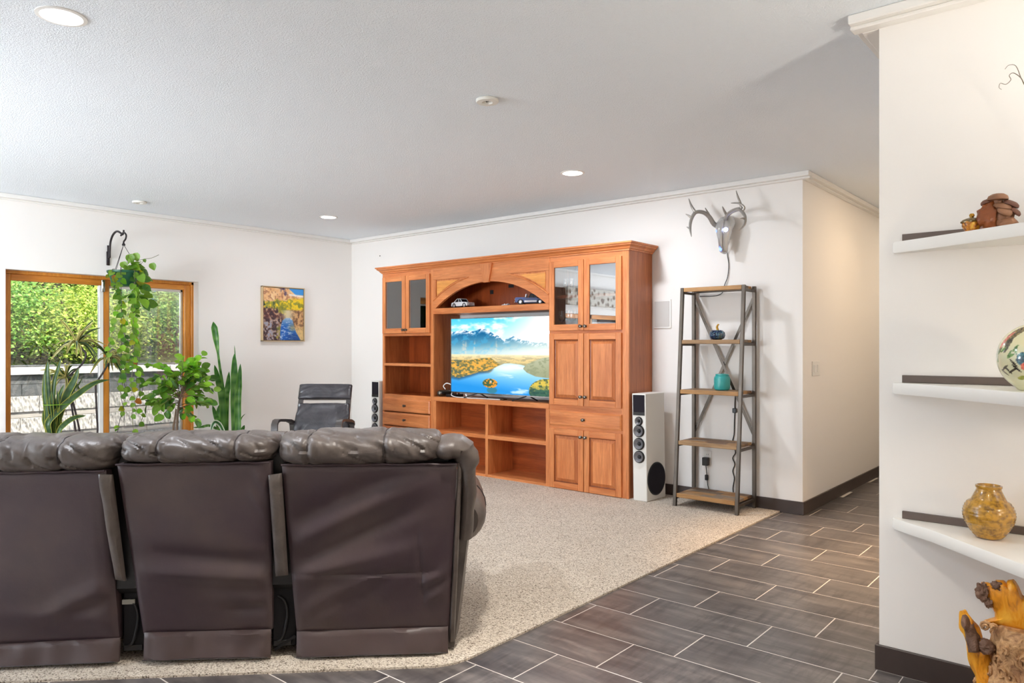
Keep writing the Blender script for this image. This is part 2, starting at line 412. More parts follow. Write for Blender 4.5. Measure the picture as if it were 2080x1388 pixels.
b = MB(); b.box(-8.6, 2.2, -3.1, 12.0, ZC_, ZC_ + .2); ceiling = struct('ceiling', b, M['ceiling'])
# left wall with the sliding door opening and a second window further back
b = MB(); X0, X1 = -8.03, XL_
DY0, DY1, DZ = 2.076, 3.885, 2.057
WY0, WY1, WZ0, WZ1 = -1.7, 0.5, .85, 1.95
b.box(X0, X1, -3.1, WY0, 0, ZC_); b.box(X0, X1, WY0, WY1, 0, WZ0); b.box(X0, X1, WY0, WY1, WZ1, ZC_); b.box(X0, X1, WY1, DY0, 0, ZC_)
b.box(X0, X1, DY0, DY1, DZ, ZC_); b.box(X0, X1, DY1, YB_ + .15, 0, ZC_); struct('wall_left', b, M['wall'])
b = MB(); b.box(XL_, -2.145, YB_, YB_ + .15, 0, ZC_); struct('wall_back', b, M['wall'])
b = MB(); b.box(-2.145, -1.995, YB_, 12, 0, ZC_); struct('wall_hall', b, M['wall'])
b = MB(); b.box(-2.145, -.65, 11.9, 12, 0, ZC_); struct('wall_hall_end', b, M['wall'])
b = MB(); b.box(-.801, 1.6, 3.326, 3.45, 0, ZC_); b.box(-.801, -.67, 3.45, 11.9, 0, ZC_); struct('wall_right', b, M['wall'])
b = MB(); b.box(1.6, 1.75, -3.1, 3.45, 0, ZC_); struct('wall_kitchen', b, M['wall'])
b = MB(); F0, F1 = -3.1, -2.98
b.box(XL_, -6.6, F0, F1, 0, ZC_); b.box(-6.6, -3.0, F0, F1, 0, .65); b.box(-6.6, -3.0, F0, F1, 2.25, ZC_); b.box(-3.0, -.35, F0, F1, 0, ZC_)
b.box(-.35, 1.55, F0, F1, 0, .65); b.box(-.35, 1.55, F0, F1, 2.25, ZC_); b.box(1.55, 1.6, F0, F1, 0, ZC_); struct('wall_front', b, M['wall'])
b = MB(); b.box(-4.15, 1.6, -1.35, -1.2, 0, ZC_); struct('wall_partition', b, M['wall'])  # added unseen wall, keeps the front fill off the shelf wall
def trim(name, x0, x1, y0, y1, side):
    """ceiling board with a bead under it; side says which faces stand off the wall"""
    q = MB(); q.box(x0, x1, y0, y1, 2.700, ZC_ - .001, .004)
    d = .030; e = {'+x': (x0, x1 - d, y0, y1), '-y': (x0, x1, y0 + d, y1), '-x': (x0 + d, x1, y0, y1)}[side]
    q.box(*e, 2.684, 2.700, .004); return struct(name, q, M['trim'])
trim('trim_1', XL_, XL_ + .055, -2.98, YB_, '+x')
trim('trim_2', XL_ + .055, -1.925, YB_ - .07, YB_, '-y')
trim('trim_3', -1.995, -1.925, YB_, 11.9, '+x')
trim('trim_4', -.90, 1.6, 3.235, 3.326, '-y')
trim('trim_5', -.90, -.801, 3.326, 11.9, '-x')
def bboard(name, x0, x1, y0, y1):
    q = MB(); q.box(x0, x1, y0, y1, 0, .105, .003); return struct(name, q, M['base'])
bboard('baseboard_back', XL_ + .014, -1.982, YB_ - .013, YB_); bboard('baseboard_hall', -1.995, -1.981, YB_, 11.9)
bboard('baseboard_right', -.815, 1.6, 3.311, 3.326); bboard('baseboard_corner', -.815, -.801, 3.326, 11.9)
q = MB(); q.box(XL_, XL_ + .013, -2.98, DY0, 0, .105, .003); q.box(XL_, XL_ + .013, DY1, YB_, 0, .105, .003); struct('baseboard_left', q, M['base'])
# second window on the left wall, seen only mirrored in the cabinet glass
q = MB()
for a in ((WY0, WY0 + .08, WZ0, WZ1), (WY1 - .08, WY1, WZ0, WZ1), (WY0, WY1, WZ0, WZ0 + .08), (WY0, WY1, WZ1 - .08, WZ1), (-.64, -.56, WZ0, WZ1)): q.box(-7.99, -7.90, *a, .004)
w2 = struct('window_2', q, M['wdoory']); q = MB(); q.box(-7.95, -7.944, WY0 + .08, WY1 - .08, WZ0 + .08, WZ1 - .08); struct('pane', q, M['glasswin'], w2)
for nm, x0, x1 in (('window_3', -6.6, -3.0), ('window_4', -.35, 1.55)):  # added windows, unseen, put in to bring light from behind the camera
    q = MB()
    for a in ((x0, x0 + .07, .65, 2.25), (x1 - .07, x1, .65, 2.25), (x0, x1, .65, .72), (x0, x1, 2.18, 2.25), ((x0 + x1) / 2 - .03, (x0 + x1) / 2 + .03, .65, 2.25)): q.box(a[0], a[1], -3.07, -3.02, a[2], a[3], .004)
    wf = struct(nm, q, M['wdoory']); q = MB(); q.box(x0 + .07, x1 - .07, -3.05, -3.044, .72, 2.18); struct('pane', q, M['glasswin'], wf)
# sliding door
d1 = bpy.data.objects.new('door_1', None); COL.objects.link(d1); d1['kind'] = 'structure'
q = MB(); q.box(-8.0, -7.92, DY0, DY0 + .03, 0, DZ, .003); q.box(-8.0, -7.92, DY1 - .03, DY1, 0, DZ, .003); q.box(-8.0, -7.92, DY0, DY1, DZ - .03, DZ, .003); q.box(-8.0, -7.92, DY0, DY1, 0, .03, .003); struct('frame', q, M['wdoor'], d1)
q = MB(); q.box(-7.985, -7.935, DY0 + .03, 2.155, .03, DZ - .03, .004); q.box(-7.985, -7.935, 2.955, 3.010, .03, DZ - .03, .004); struct('stile', q, M['wdoor'], d1)
q = MB(); q.box(-7.985, -7.935, 2.155, 2.955, 1.965, DZ - .03, .004); q.box(-7.985, -7.935, 2.155, 2.955, .03, .13, .004); struct('rail', q, M['wdoory'], d1)
q = MB(); q.box(-7.975, -7.930, 2.915, 2.955, .03, 1.965, .003); struct('weather_strip', q, M['white'], d1)
q = MB(); q.box(-7.928, -7.905, 2.93, 2.962, 1.90, 2.02, .003); q.box(-7.905, -7.897, 2.935, 2.957, 1.93, 2.0, .002); struct('latch', q, M['chrome'], d1)
q = MB(); q.box(-7.962, -7.956, 2.155, 2.915, .13, 1.965); struct('glass_pane', q, M['glasswin'], d1)
q = MB(); q.box(-8.0, -7.94, 3.79, DY1 - .03, .03, DZ - .03, .004); struct('stile', q, M['wdoor'], d1)
q = MB(); q.box(-8.0, -7.94, 3.01, 3.79, 1.972, DZ - .03, .004); q.box(-8.0, -7.94, 3.01, 3.79, .03, .13, .004); struct('rail', q, M['wdoory'], d1)
q = MB()
for a in ((3.01, 3.035, .13, 1.972), (3.765, 3.79, .13, 1.972), (3.01, 3.79, 1.945, 1.972), (3.01, 3.79, .13, .16)): q.box(-8.015, -7.985, *a, .003)
struct('screen_frame', q, M['white'], d1)
q = MB(); q.box(-7.972, -7.966, 3.035, 3.765, .16, 1.945); struct('glass_pane', q, M['glasswin'], d1)
q = MB(); q.box(-8.02, -8.018, 3.035, 3.765, .16, 1.945); struct('screen_mesh', q, M['screen'], d1)
q = MB(); q.box(-8.03, XL_, DY0 - .001, DY0 + .004, 0, DZ); q.box(-7.92, XL_, DY1 - .004, DY1 + .001, 0, DZ); struct('reveal', q, M['trim'], d1)
# ================================================================ furniture
def loft_panel(corners, nu, nv, disp, thick, depth_dir):
    """closed slab whose front is a bilinear patch with folds; corners tl, tr, br, bl in sofa space"""
    tl, tr, br, bl = [Vector(c) for c in corners]; D = Vector(depth_dir)
    def f(u, v):
        p = tl * (1 - u) * (1 - v) + tr * u * (1 - v) + br * u * v + bl * (1 - u) * v
        e = min(u, 1 - u, v, 1 - v); edge = min(1, e / .04); rnd = (1 - edge) ** 2 * .012
        return p - D * (disp(u, v) * min(1, e / .10)) + D * rnd
    q = MB(); q.grid(f, nu, nv)
    n0 = len(q.v); back = []
    ring = [(i, 0) for i in range(nu)] + [(nu - 1, j) for j in range(1, nv)] + [(i, nv - 1) for i in range(nu - 2, -1, -1)] + [(0, j) for j in range(nv - 2, 0, -1)]
    for (i, j) in ring: back.append(Vector(q.v[i * nv + j]) + D * thick)
    q.v.extend([tuple(p) for p in back]); m = len(ring)
    for k in range(m):
        a = ring[k][0] * nv + ring[k][1]; b_ = ring[(k + 1) % m][0] * nv + ring[(k + 1) % m][1]
        q.f.append((a, n0 + k, n0 + (k + 1) % m, b_)); q.sm.append(True); q.mi.append(0)
    q.f.append(tuple(range(n0, n0 + m))); q.sm.append(False); q.mi.append(0)
    return q
def fold(u, v, u0, v0, ang, width, length, amp):
    c, s_ = cos(ang), sin(ang); du, dv = u - u0, v - v0; a = du * c + dv * s_; b_ = -du * s_ + dv * c
    return amp * math.exp(-(b_ / width) ** 2) * math.exp(-(a / length) ** 4)

# ---- brown recliner sofa, seen from behind: local x runs along the back, local y points to the front
SU, SV = -1.08, 3.62
r2 = sqrt(.5)
sofa = thing('recliner_sofa', 'dark brown leather three seat recliner sofa seen from behind on beige carpet', 'sofa', (r2 * (SU - SV), r2 * (SU + SV), .010), radians(45))
ORG[sofa.name] = (SU, SV, .010)
def nz(x, y, z=0.0, s=1.0): return noise.noise(Vector((x * s, y * s, z * s)))
def p1(u, v): return .004 * nz(u, v, 1, 3) + fold(u, v, .85, .72, -.35, .07, .30, .016) + fold(u, v, .75, .86, .1, .05, .4, .008) - fold(u, v, .8, .80, -.3, .04, .3, .008) + .010 * sin(pi * v)
def p2(u, v): return .004 * nz(u, v, 5, 3) - fold(u, v, .62, .56, .10, .045, .45, .016) + fold(u, v, .62, .655, .07, .05, .5, .022) + fold(u, v, .9, .82, .1, .05, .3, .010) - fold(u, v, .85, .86, 0, .035, .2, .014) + fold(u, v, .96, .14, 1.0, .02, .12, .010) + fold(u, v, .94, .26, .9, .02, .12, .008) + .008 * sin(pi * v)
def p3(u, v):
    return (.004 * nz(u, v, 9, 3) - fold(u, v, .30, .22, -.42, .060, .5, .014) + fold(u, v, .32, .32, -.42, .06, .5, .018) - fold(u, v, .36, .44, -.40, .045, .45, .016)
            + fold(u, v, .30, .60, -.25, .05, .4, .020) - fold(u, v, .45, .645, 0, .012, .45, .012) + fold(u, v, .35, .78, -.5, .09, .5, .024) - fold(u, v, .5, .74, -.6, .05, .3, .012)
            + fold(u, v, .93, .66, -.5, .03, .13, .016) + fold(u, v, .95, .76, -.5, .03, .12, .012) - fold(u, v, .80, .62, 1.45, .015, .25, .010) - fold(u, v, .2, .86, -.5, .05, .3, .018))
TOPV, BOTV = 3.12, 3.205
for cs, fn in ((((-2.02, TOPV, .838), (-1.421, TOPV, .842), (-1.406, BOTV, .112), (-2.0, BOTV, .105)), p1),
               (((-1.378, TOPV, .866), (-.759, TOPV, .868), (-.771, BOTV, .133), (-1.307, BOTV, .129)), p2),
               (((-.713, TOPV, .856), (.022, TOPV, .850), (-.013, BOTV, .113), (-.669, BOTV, .115)), p3)):
    q = loft_panel(cs, 64, 64, fn, .05, (0, 1, 0)); bp = obj('back_panel', q, M['leather'], sofa)
    tl, tr = Vector(cs[0]), Vector(cs[1]); q = MB(); q.tube([tl + (tr - tl) * k / 12 + Vector((0, -.002, .002 * sin(k * 2.1))) for k in range(13)], .0045, 6); obj('piping', q, M['leather'], bp)
# side flaps that hang over the gaps
for (a, b_, c, d_) in (((-1.446, .828), (-1.392, .825), (-1.365, .368), (-1.405, .376)), ((-.765, .814), (-.711, .822), (-.698, .376), (-.749, .372))):
    q = loft_panel([(a[0], 3.105, a[1]), (b_[0], 3.105, b_[1]), (c[0], 3.165, c[1]), (d_[0], 3.165, d_[1])], 8, 26,
                   lambda u, v: .010 * sin(pi * u) + .012 * nz(u * 1.2, v * 4, 3.3), .012, (0, 1, 0)); obj('side_flap', q, M['leather2'], sofa)
M['skirt'] = plain('skirt_leather', (72, 58, 57), .45, vary=.10, bump=(200, .1, .002))
# skirts along the floor
def skirt(x0, x1, t0, t1, b0, b1, ph):
    return loft_panel([(x0, 3.195, t0), (x1, 3.195, t1), (x1, 3.185, b1), (x0, 3.185, b0)], 40, 10,
                      lambda u, v: .014 * nz(u * 3 + ph, v * .9, ph) + .010 * nz(u * 8, v, ph + 3) + .012 * v, .012, (0, 1, 0))
for a in ((-2.0, -1.40, .106, .120, .016, .022, 1.0), (-1.300, -.775, .139, .136, .024, .018, 4.0), (-.667, -.017, .124, .124, .014, .013, 7.5)):
    q = skirt(*a); sk = obj('skirt_flap', q, M['skirt'], sofa)
    x0, x1 = a[0], a[1]; q = MB(); q.tube([(x0 + .006, 3.170, a[4] + .012), (x1 - .006, 3.170, a[5] + .012)], .0022, 5); obj('seam', q, M['seam'], sk)
# padded head rolls
def roll(x0, x1, seams, ph, top=.98, low=.852):
    def f(u, v):
        x = x0 + (x1 - x0) * u; a = 2 * pi * v
        e = abs(2 * u - 1) ** 6; k = 1 - .34 * e - .40 * abs(2 * u - 1) ** 34
        cy, cz = 3.235, (top + low) / 2 + .004; ry, rz = .165 * k, (top - low) / 2 * (1 - .24 * e - .40 * abs(2 * u - 1) ** 34)
        ca, sa = cos(a), sin(a); sx = lambda t_, n_: math.copysign(abs(t_) ** n_, t_)
        y = cy - ry * sx(ca, .72); z = cz + rz * sx(sa, .80)
        d = 0
        for s_ in seams: d -= .010 * math.exp(-((x - s_) / .012) ** 2)
        near = min([abs(x - s_) for s_ in seams] + [abs(x - x0), abs(x - x1)])
        w_ = 1.0 if near < .12 else .75
        d += .008 * nz(x * 7 + ph, v * 5, ph) - .011 * max(0, .20 - abs(nz(x * 7 + 5 * v, v * 3.0 + x * 2, ph + 4))) / .20 * w_ - .004 * max(0, .15 - abs(nz(x * 15 + 8 * v, v * 4 - x * 4, ph + 8))) / .15 * w_ + .001 * nz(x * 30 + 9 * v, v * 8, ph + 11)
        m = Vector((0, y - cy, z - cz)).normalized() * d
        return (x, y + m.y, z + m.z)
    q = MB(); nu, nv = 150, 64; q.grid(f, nu, nv, cv=True)
    for i in (0, nu - 1): q.f.append(tuple(range(i * nv, i * nv + nv))); q.sm.append(False); q.mi.append(0)
    return q, f
for (x0, x1, sm, ph, tp, lw) in ((-2.05, -1.392, (-1.587, -1.83), .7, .984, .828), (-1.374, -.744, (-1.204, -.894), 3.1, .984, .856), (-.736, -.040, (-.599, -.285), 6.3, .990, .838)):
    q, f = roll(x0, x1, sm, ph, tp, lw); hr = obj('head_cushion', q, M['leather2'], sofa)
    for s_ in sm:
        q = MB(); u = (s_ - x0) / (x1 - x0)
        q.tube([Vector(f(u, v)) * 1.0 + Vector((0, -.001 if v < .25 or v > .75 else 0, .001)) for v in [k / 28 - .27 for k in range(20)]], .0028, 5); obj('seam', q, M['seam'], hr)
# bolster that caps the right end, running on down the side
def bol(u, v):
    t = u; a = 2 * pi * v
    path = [(-.095, 3.215, .902), (.0, 3.20, .916), (.045, 3.21, .910), (.064, 3.22, .865), (.070, 3.25, .74), (.062, 3.28, .62), (.052, 3.30, .50)]
    k = t * (len(path) - 1); i = min(int(k), len(path) - 2); fr = k - i
    P = Vector(path[i]).lerp(Vector(path[i + 1]), fr); Q = (Vector(path[i + 1]) - Vector(path[i])).normalized()
    yb = Vector((0, 1, 0)); nb = Q.cross(yb).normalized(); rr = (.040 if t > .55 else .054) * min(1, .45 + t * 5) + .006 * nz(t * 9, v * 4, 2)
    ry = (.125 - .03 * t) * min(1, .6 + t * 4) + .006 * nz(t * 7, v * 3, 5)
    return P + yb * (cos(a) * ry) + nb * (sin(a) * rr)
q = MB(); q.grid(bol, 40, 20, cv=True); q.f.append(tuple(range(20))); q.sm.append(False); q.mi.append(0); q.f.append(tuple(range(39 * 20, 40 * 20))); q.sm.append(False); q.mi.append(0)
obj('end_bolster', q, M['leather2'], sofa)
q = loft_panel([(.024, 3.125, .852), (.046, 3.135, .845), (.012, 3.215, .05), (-.012, 3.205, .05)], 5, 24, lambda u, v: .004 * nz(u, v * 6, 2), .03, (0, 1, 0)); obj('side_welt', q, M['leather2'], sofa)
q = MB(); q.box(-2.1, .015, 3.20, 3.42, .30, .925, .03); obj('backrest_frame', q, M['black'], sofa)
q = MB(); q.box(-2.06, -.06, 3.25, 4.05, .09, .27, .02); obj('base_frame', q, M['black'], sofa)
for x0 in (-2.04, -1.36, -.70):
    q = MB(); q.box(x0, x0 + .64, 3.42, 3.60, .42, .95, .06); obj('back_cushion', q, M['leather2'], sofa)
    q = MB(); q.box(x0, x0 + .64, 3.46, 4.18, .26, .48, .05); obj('seat_cushion', q, M['leather2'], sofa)
def arm(u, v):
    y = 3.40 + .80 * u; a = 2 * pi * v; e = 1 - .35 * abs(2 * u - 1) ** 6
    rx, rz = .135 * e, .135 * e; x = .035 + rx * cos(a) * (1.0 if cos(a) > 0 else .7); z = .54 + rz * sin(a)
    return (x + .005 * nz(u * 8, v * 4, 3), y, z + .005 * nz(u * 9, v * 4, 8))
q = MB(); q.grid(arm, 26, 22, cv=True); q.f.append(tuple(range(22))); q.sm.append(False); q.mi.append(0); q.f.append(tuple(range(25 * 22, 26 * 22))); q.sm.append(False); q.mi.append(0); ar = obj('armrest', q, M['leather2'], sofa)
q = MB(); q.tube([Vector(arm(.42, k / 24)) + Vector((.0015, 0, .001)) for k in range(-6, 8)], .003, 5); obj('seam', q, M['seam'], ar)
q = loft_panel([(.085, 3.27, .52), (.105, 4.15, .48), (.060, 4.15, .02), (.022, 3.235, .02)], 10, 16, lambda u, v: .006 * nz(u * 3, v * 3, 2), .06, (-1, 0, 0)); obj('arm_side_panel', q, M['leather2'], sofa)
M['liner0'] = plain('grey_tape', (150, 148, 140), .6); M['deepblack'] = plain('deep_black', (12, 10, 14), .6, spec=.3)
# recline mechanism glimpsed in the two gaps
for x, dx in ((-1.345, 0), (-.722, .0)):
    q = MB(); q.box(x - .055, x + .05, 3.235, 3.26, .05, .84, .006); mech = obj('mechanism_cover', q, M['deepblack'], sofa)
    q = MB(); q.tube([(x - .03, 3.232, .27), (x + .0, 3.226, .25), (x + .012, 3.224, .19), (x - .006, 3.226, .10), (x - .03, 3.23, .075)], .006, 8, sub=4); q.box(x - .048, x + .03, 3.228, 3.234, .055, .080, .003); obj('bracket', q, M['black'], mech)
q = MB(); q.box(-1.398, -1.345, 3.222, 3.229, .255, .275, .001); obj('tape', q, M['liner0'], sofa)
q = MB(); q.obox((-.765, 3.225, .04), (-.675, 3.222, .10), .006, .012); obj('lever', q, M['deepblack'], sofa)

# ---- black lounge chair in the corner; local -y is its front
chair = thing('lounge_chair', 'black leather lounge chair with bentwood arms and separate head pad near the corner', 'armchair', (-6.22, 4.32, .010), radians(40.287), local=True)
def pad(xw, yz, wr, ph, th=.05):
    """leather pad: yz is the centre line from top to bottom"""
    P = [Vector((0, a, c)) for a, c in yz]
    def f(u, v):
        k = u * (len(P) - 1); i = min(int(k), len(P) - 2); p = P[i].lerp(P[i + 1], k - i); d = (P[min(i + 1, len(P) - 1)] - P[max(i, 0)]).normalized(); n = Vector((0, d.z, -d.y))
        if n.y > 0: n = -n
        a = 2 * pi * v; e = min(1, min(u, 1 - u) / .06); e = sqrt(max(0, 1 - (1 - e) ** 2)); w_ = xw[0] * (1 - u) + xw[1] * u
        sx = lambda t_, n_: math.copysign(abs(t_) ** n_, t_)
        x = w_ / 2 * sx(cos(a), .35) * (.96 + .04 * e); h = th * sx(sin(a), .7) * (.35 + .65 * e)
        wk = wr * (nz(x * 11 + u * 4, u * 2.2 - x * 2, ph) + .5 * nz(x * 26 + u * 9, u * 3, ph + 5)) if sin(a) > 0 else 0
        return p + Vector((x, 0, 0)) + n * (h + wk)
    q = MB(); nu, nv = 36, 96; q.grid(f, nu, nv, cv=True)
    for i in (0, nu - 1): q.f.append(tuple(range(i * nv, i * nv + nv))); q.sm.append(False); q.mi.append(0)
    return q
q = pad((.552, .552), [(.335, .935), (.300, .86), (.270, .785)], .004, 2.0, .045); obj('head_pad', q, M['leatherb'], chair, world=False)
q = pad((.535, .60), [(.255, .745), (.20, .62), (.12, .45), (.06, .34)], .018, 5.0, .045); bk = obj('back_pad', q, M['leatherb'], chair, world=False)
q = MB(); q.tube([(-.29 + .58 * k / 12, .085 - .006 * sin(pi * k / 12), .485 - .012 * sin(pi * k / 12)) for k in range(13)], .004, 5); obj('seam', q, M['seam'], bk, world=False)
q = pad((.58, .58), [(.06, .36), (-.15, .40), (-.36, .44), (-.44, .40)], .008, 7.0, .06); obj('seat_pad', q, M['leatherb'], chair, world=False)
M['bentwood'] = plain('black_bentwood', (70, 64, 62), .42, vary=.12)
def ribbon(path, x0, x1, th):
    q = MB(); n = len(path)
    P = [Vector((0, a, c)) for a, c in path]; V = []
    for i, p in enumerate(P):
        d = (P[min(i + 1, n - 1)] - P[max(i - 1, 0)]).normalized(); nn = Vector((0, -d.z, d.y)) * th / 2
        V += [(x0, p.y + nn.y, p.z + nn.z), (x1, p.y + nn.y, p.z + nn.z), (x1, p.y - nn.y, p.z - nn.z), (x0, p.y - nn.y, p.z - nn.z)]
    F = [(0, 1, 2, 3), tuple(range(4 * n - 4, 4 * n))]
    for i in range(n - 1):
        for k in range(4): F.append((4 * i + k, 4 * i + (k + 1) % 4, 4 * i + 4 + (k + 1) % 4, 4 * i + 4 + k))
    return q.add(V, F, True)
for sx_ in (-1, 1):
    x0, x1 = sorted((sx_ * .275, sx_ * .335))
    path = [(-.42, .012), (-.40, .10), (-.395, .30), (-.40, .53), (-.392, .592), (-.36, .622), (-.30, .627), (-.15, .612), (.05, .588), (.16, .560), (.18, .53)]
    obj('arm', ribbon(path, x0, x1, .026), M['bentwood'], chair, world=False, ang=50)
    path = [(-.42, .012), (-.1, .020), (.30, .012), (.32, .03)]; obj('runner', ribbon(path, x0, x1, .024), M['bentwood'], chair, world=False, ang=50)
    path = [(-.38, .40), (-.2, .37), (.0, .32), (.10, .36), (.22, .62), (.33, .92)]; x2, x3 = sorted((sx_ * .225, sx_ * .272)); obj('side_rail', ribbon(path, x2, x3, .024), M['bentwood'], chair, world=False, ang=50)
    q = MB(); q.obox((sx_ * .305, .16, .54), (sx_ * .305, .30, .02), .05, .024); obj('rear_brace', q, M['bentwood'], chair, world=False)
    q = MB(); q.obox((sx_ * .305, -.385, .50), (sx_ * .305, .02, .33), .05, .024); obj('arm_brace', q, M['bentwood'], chair, world=False)
for y_, z_ in ((-.30, .36), (.10, .36), (.26, .72)):
    q = MB(); q.box(-.24, .24, y_ - .012, y_ + .012, z_ - .02, z_ + .02, .004); obj('cross_rail', q, M['bentwood'], chair, world=False)

# ---------------------------------------------------------------- wall unit
CF = 5.535                                    # plane of the face frames
BACK = 5.945
def knob_mesh():
    q = MB(); R = Matrix.Rotation(radians(90), 3, 'X')
    q.lathe([(.012, .0), (.012, .003), (.006, .005), (.005, .013), (.012, .019), (.0155, .024), (.014, .029), (.006, .032), (0, .0325)], 14, M=R); return q.mesh('knob', M['pewter'])
KNOB = knob_mesh()
def knob(parent, x, y, z):
    o = bpy.data.objects.new('knob', KNOB); COL.objects.link(o); o.parent = parent; root = parent
    while root.parent: root = root.parent
    g = ORG[root.name]; o.location = (x - g[0], y - g[1], z - g[2]); return o
M['wglaze'] = wood('cherry_dark_glaze', (120, 60, 26), (164, 92, 46), 'Z'); M['wglaze2'] = wood('cherry_glaze', (178, 98, 50), (214, 138, 84), 'Z')  # shade of grooves and bevels painted into the cherry tone
DT = .020                                     # doors stand this far proud
def raised_door(parent, x0, x1, z0, z1, kx, kz):
    y0, y1 = CF - DT, CF - .0005; s_ = .058; q = MB()
    q.box(x0, x0 + s_, y0, y1, z0, z1, .003); q.box(x1 - s_, x1, y0, y1, z0, z1, .003)
    q.m = 1; q.box(x0 + s_, x1 - s_, y0, y1, z1 - s_, z1, .003); q.box(x0 + s_, x1 - s_, y0, y1, z0, z0 + s_, .003)
    d = obj('door', q, [M['wz'], M['wx']], parent)
    q = MB(); a0, a1, c0, c1 = x0 + s_ - .002, x1 - s_ + .002, z0 + s_ - .002, z1 - s_ + .002
    rings = [(0, y0 + .002), (.006, y0 + .016), (.012, y0 + .017), (.040, y0 + .006), (.041, y0 + .002)]
    V = []; F = []
    for (i_, y) in rings: V += [(a0 + i_, y, c0 + i_), (a1 - i_, y, c0 + i_), (a1 - i_, y, c1 - i_), (a0 + i_, y, c1 - i_)]
    for r_ in range(len(rings) - 1):
        for k in range(4): F.append((r_ * 4 + k, r_ * 4 + (k + 1) % 4, r_ * 4 + 4 + (k + 1) % 4, r_ * 4 + 4 + k))
    m_ = len(rings) - 1; F.append(tuple(m_ * 4 + k for k in range(4))); b0 = len(V)
    V += [(a0, y1, c0), (a1, y1, c0), (a1, y1, c1), (a0, y1, c1)]; F.append((b0 + 3, b0 + 2, b0 + 1, b0))
    for k in range(4): F.append((k, b0 + k, b0 + (k + 1) % 4, (k + 1) % 4))
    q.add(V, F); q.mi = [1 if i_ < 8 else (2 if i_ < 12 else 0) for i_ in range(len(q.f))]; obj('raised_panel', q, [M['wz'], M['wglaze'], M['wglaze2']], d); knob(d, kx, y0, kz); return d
def glass_door(parent, x0, x1, z0, z1, kx, kz):
    y0, y1 = CF - DT, CF - .0005; s_ = .058; q = MB()
    q.box(x0, x0 + s_, y0, y1, z0, z1, .003); q.box(x1 - s_, x1, y0, y1, z0, z1, .003)
    q.m = 1; q.box(x0 + s_, x1 - s_, y0, y1, z1 - s_, z1, .003); q.box(x0 + s_, x1 - s_, y0, y1, z0, z0 + s_, .003)
    d = obj('door', q, [M['wz'], M['wx']], parent)
    q = MB(); q.box(x0 + s_ - .003, x1 - s_ + .003, y0 + .010, y0 + .014, z0 + s_ - .003, z1 - s_ + .003); obj('glass_pane', q, M['glassdoor'], d); knob(d, kx, y0, kz); return d
def drawer(parent, x0, x1, z0, z1):
    y0, y1 = CF - DT, CF - .0005; q = MB(); V = []; F = []
    rings = [(0, y1), (0, y0 + .008), (.012, y0 + .001), (.014, y0)]
    for (i_, y) in rings: V += [(x0 + i_, y, z0 + i_), (x1 - i_, y, z0 + i_), (x1 - i_, y, z1 - i_), (x0 + i_, y, z1 - i_)]
    for r_ in range(len(rings) - 1):
        for k in range(4): F.append((r_ * 4 + k, r_ * 4 + (k + 1) % 4, r_ * 4 + 4 + (k + 1) % 4, r_ * 4 + 4 + k))
    m_ = len(rings) - 1; F.append(tuple(m_ * 4 + k for k in range(4))); F.append((3, 2, 1, 0)); q.add(V, F)
    d = obj('drawer', q, M['wx'], parent); knob(d, (x0 + x1) / 2, y0, (z0 + z1) / 2); return d
M['liner'] = plain('cabinet_liner', (150, 140, 138), .6)
# right tower
RX0, RX1 = -4.222, -3.350
rt = thing('cabinet_tower', 'cherry wood tower cabinet with glass doors, paneled doors and one drawer beside white speaker', 'cabinet', ((RX0 + RX1) / 2, (CF + BACK) / 2, .010))
q = MB(); q.box(RX0, RX0 + .02, CF + .02, BACK, .010, 2.2); q.box(RX1 - .02, RX1, CF + .02, BACK, .010, 2.2, .001); obj('side_panel', q, M['wz2'], rt)
q = MB(); q.box(RX0 + .02, RX1 - .02, BACK - .012, BACK, .05, 2.2); obj('back_panel', q, M['liner'], rt)
for z_ in (.03, .775, 1.475, 2.185):
    q = MB(); q.box(RX0 + .02, RX1 - .02, CF + .02, BACK - .012, z_ - .01, z_ + .01); obj('inner_shelf', q, M['liner'], rt)
q = MB(); q.box(RX0 + .022, RX1 - .022, CF + .05, BACK - .014, 1.805, 1.832); obj('inner_shelf', q, M['winx'], rt)
q = MB(); q.box(RX0, RX0 + .018, CF, CF + .02, .010, 2.2); q.box(RX1 - .068, RX1, CF, CF + .02, .010, 2.2); q.m = 1
for z0, z1 in ((.010, .022), (.570, .612), (.742, .806), (1.462, 1.508), (2.142, 2.2)): q.box(RX0 + .018, RX1 - .068, CF, CF + .02, z0, z1)
obj('face_frame', q, [M['wz'], M['wx']], rt)
mid = -3.817; e0, e1 = -4.214, -3.416
glass_door(rt, e0, mid - .0035, 1.497, 2.150, mid - .025, 1.535); glass_door(rt, mid + .0035, e1, 1.497, 2.150, mid + .025, 1.535)
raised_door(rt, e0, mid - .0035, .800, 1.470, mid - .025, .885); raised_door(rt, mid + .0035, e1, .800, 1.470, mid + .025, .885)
drawer(rt, e0, e1, .603, .746)
raised_door(rt, e0, mid - .0035, .014, .576, mid - .025, .515); raised_door(rt, mid + .0035, e1, .014, .576, mid + .025, .515)
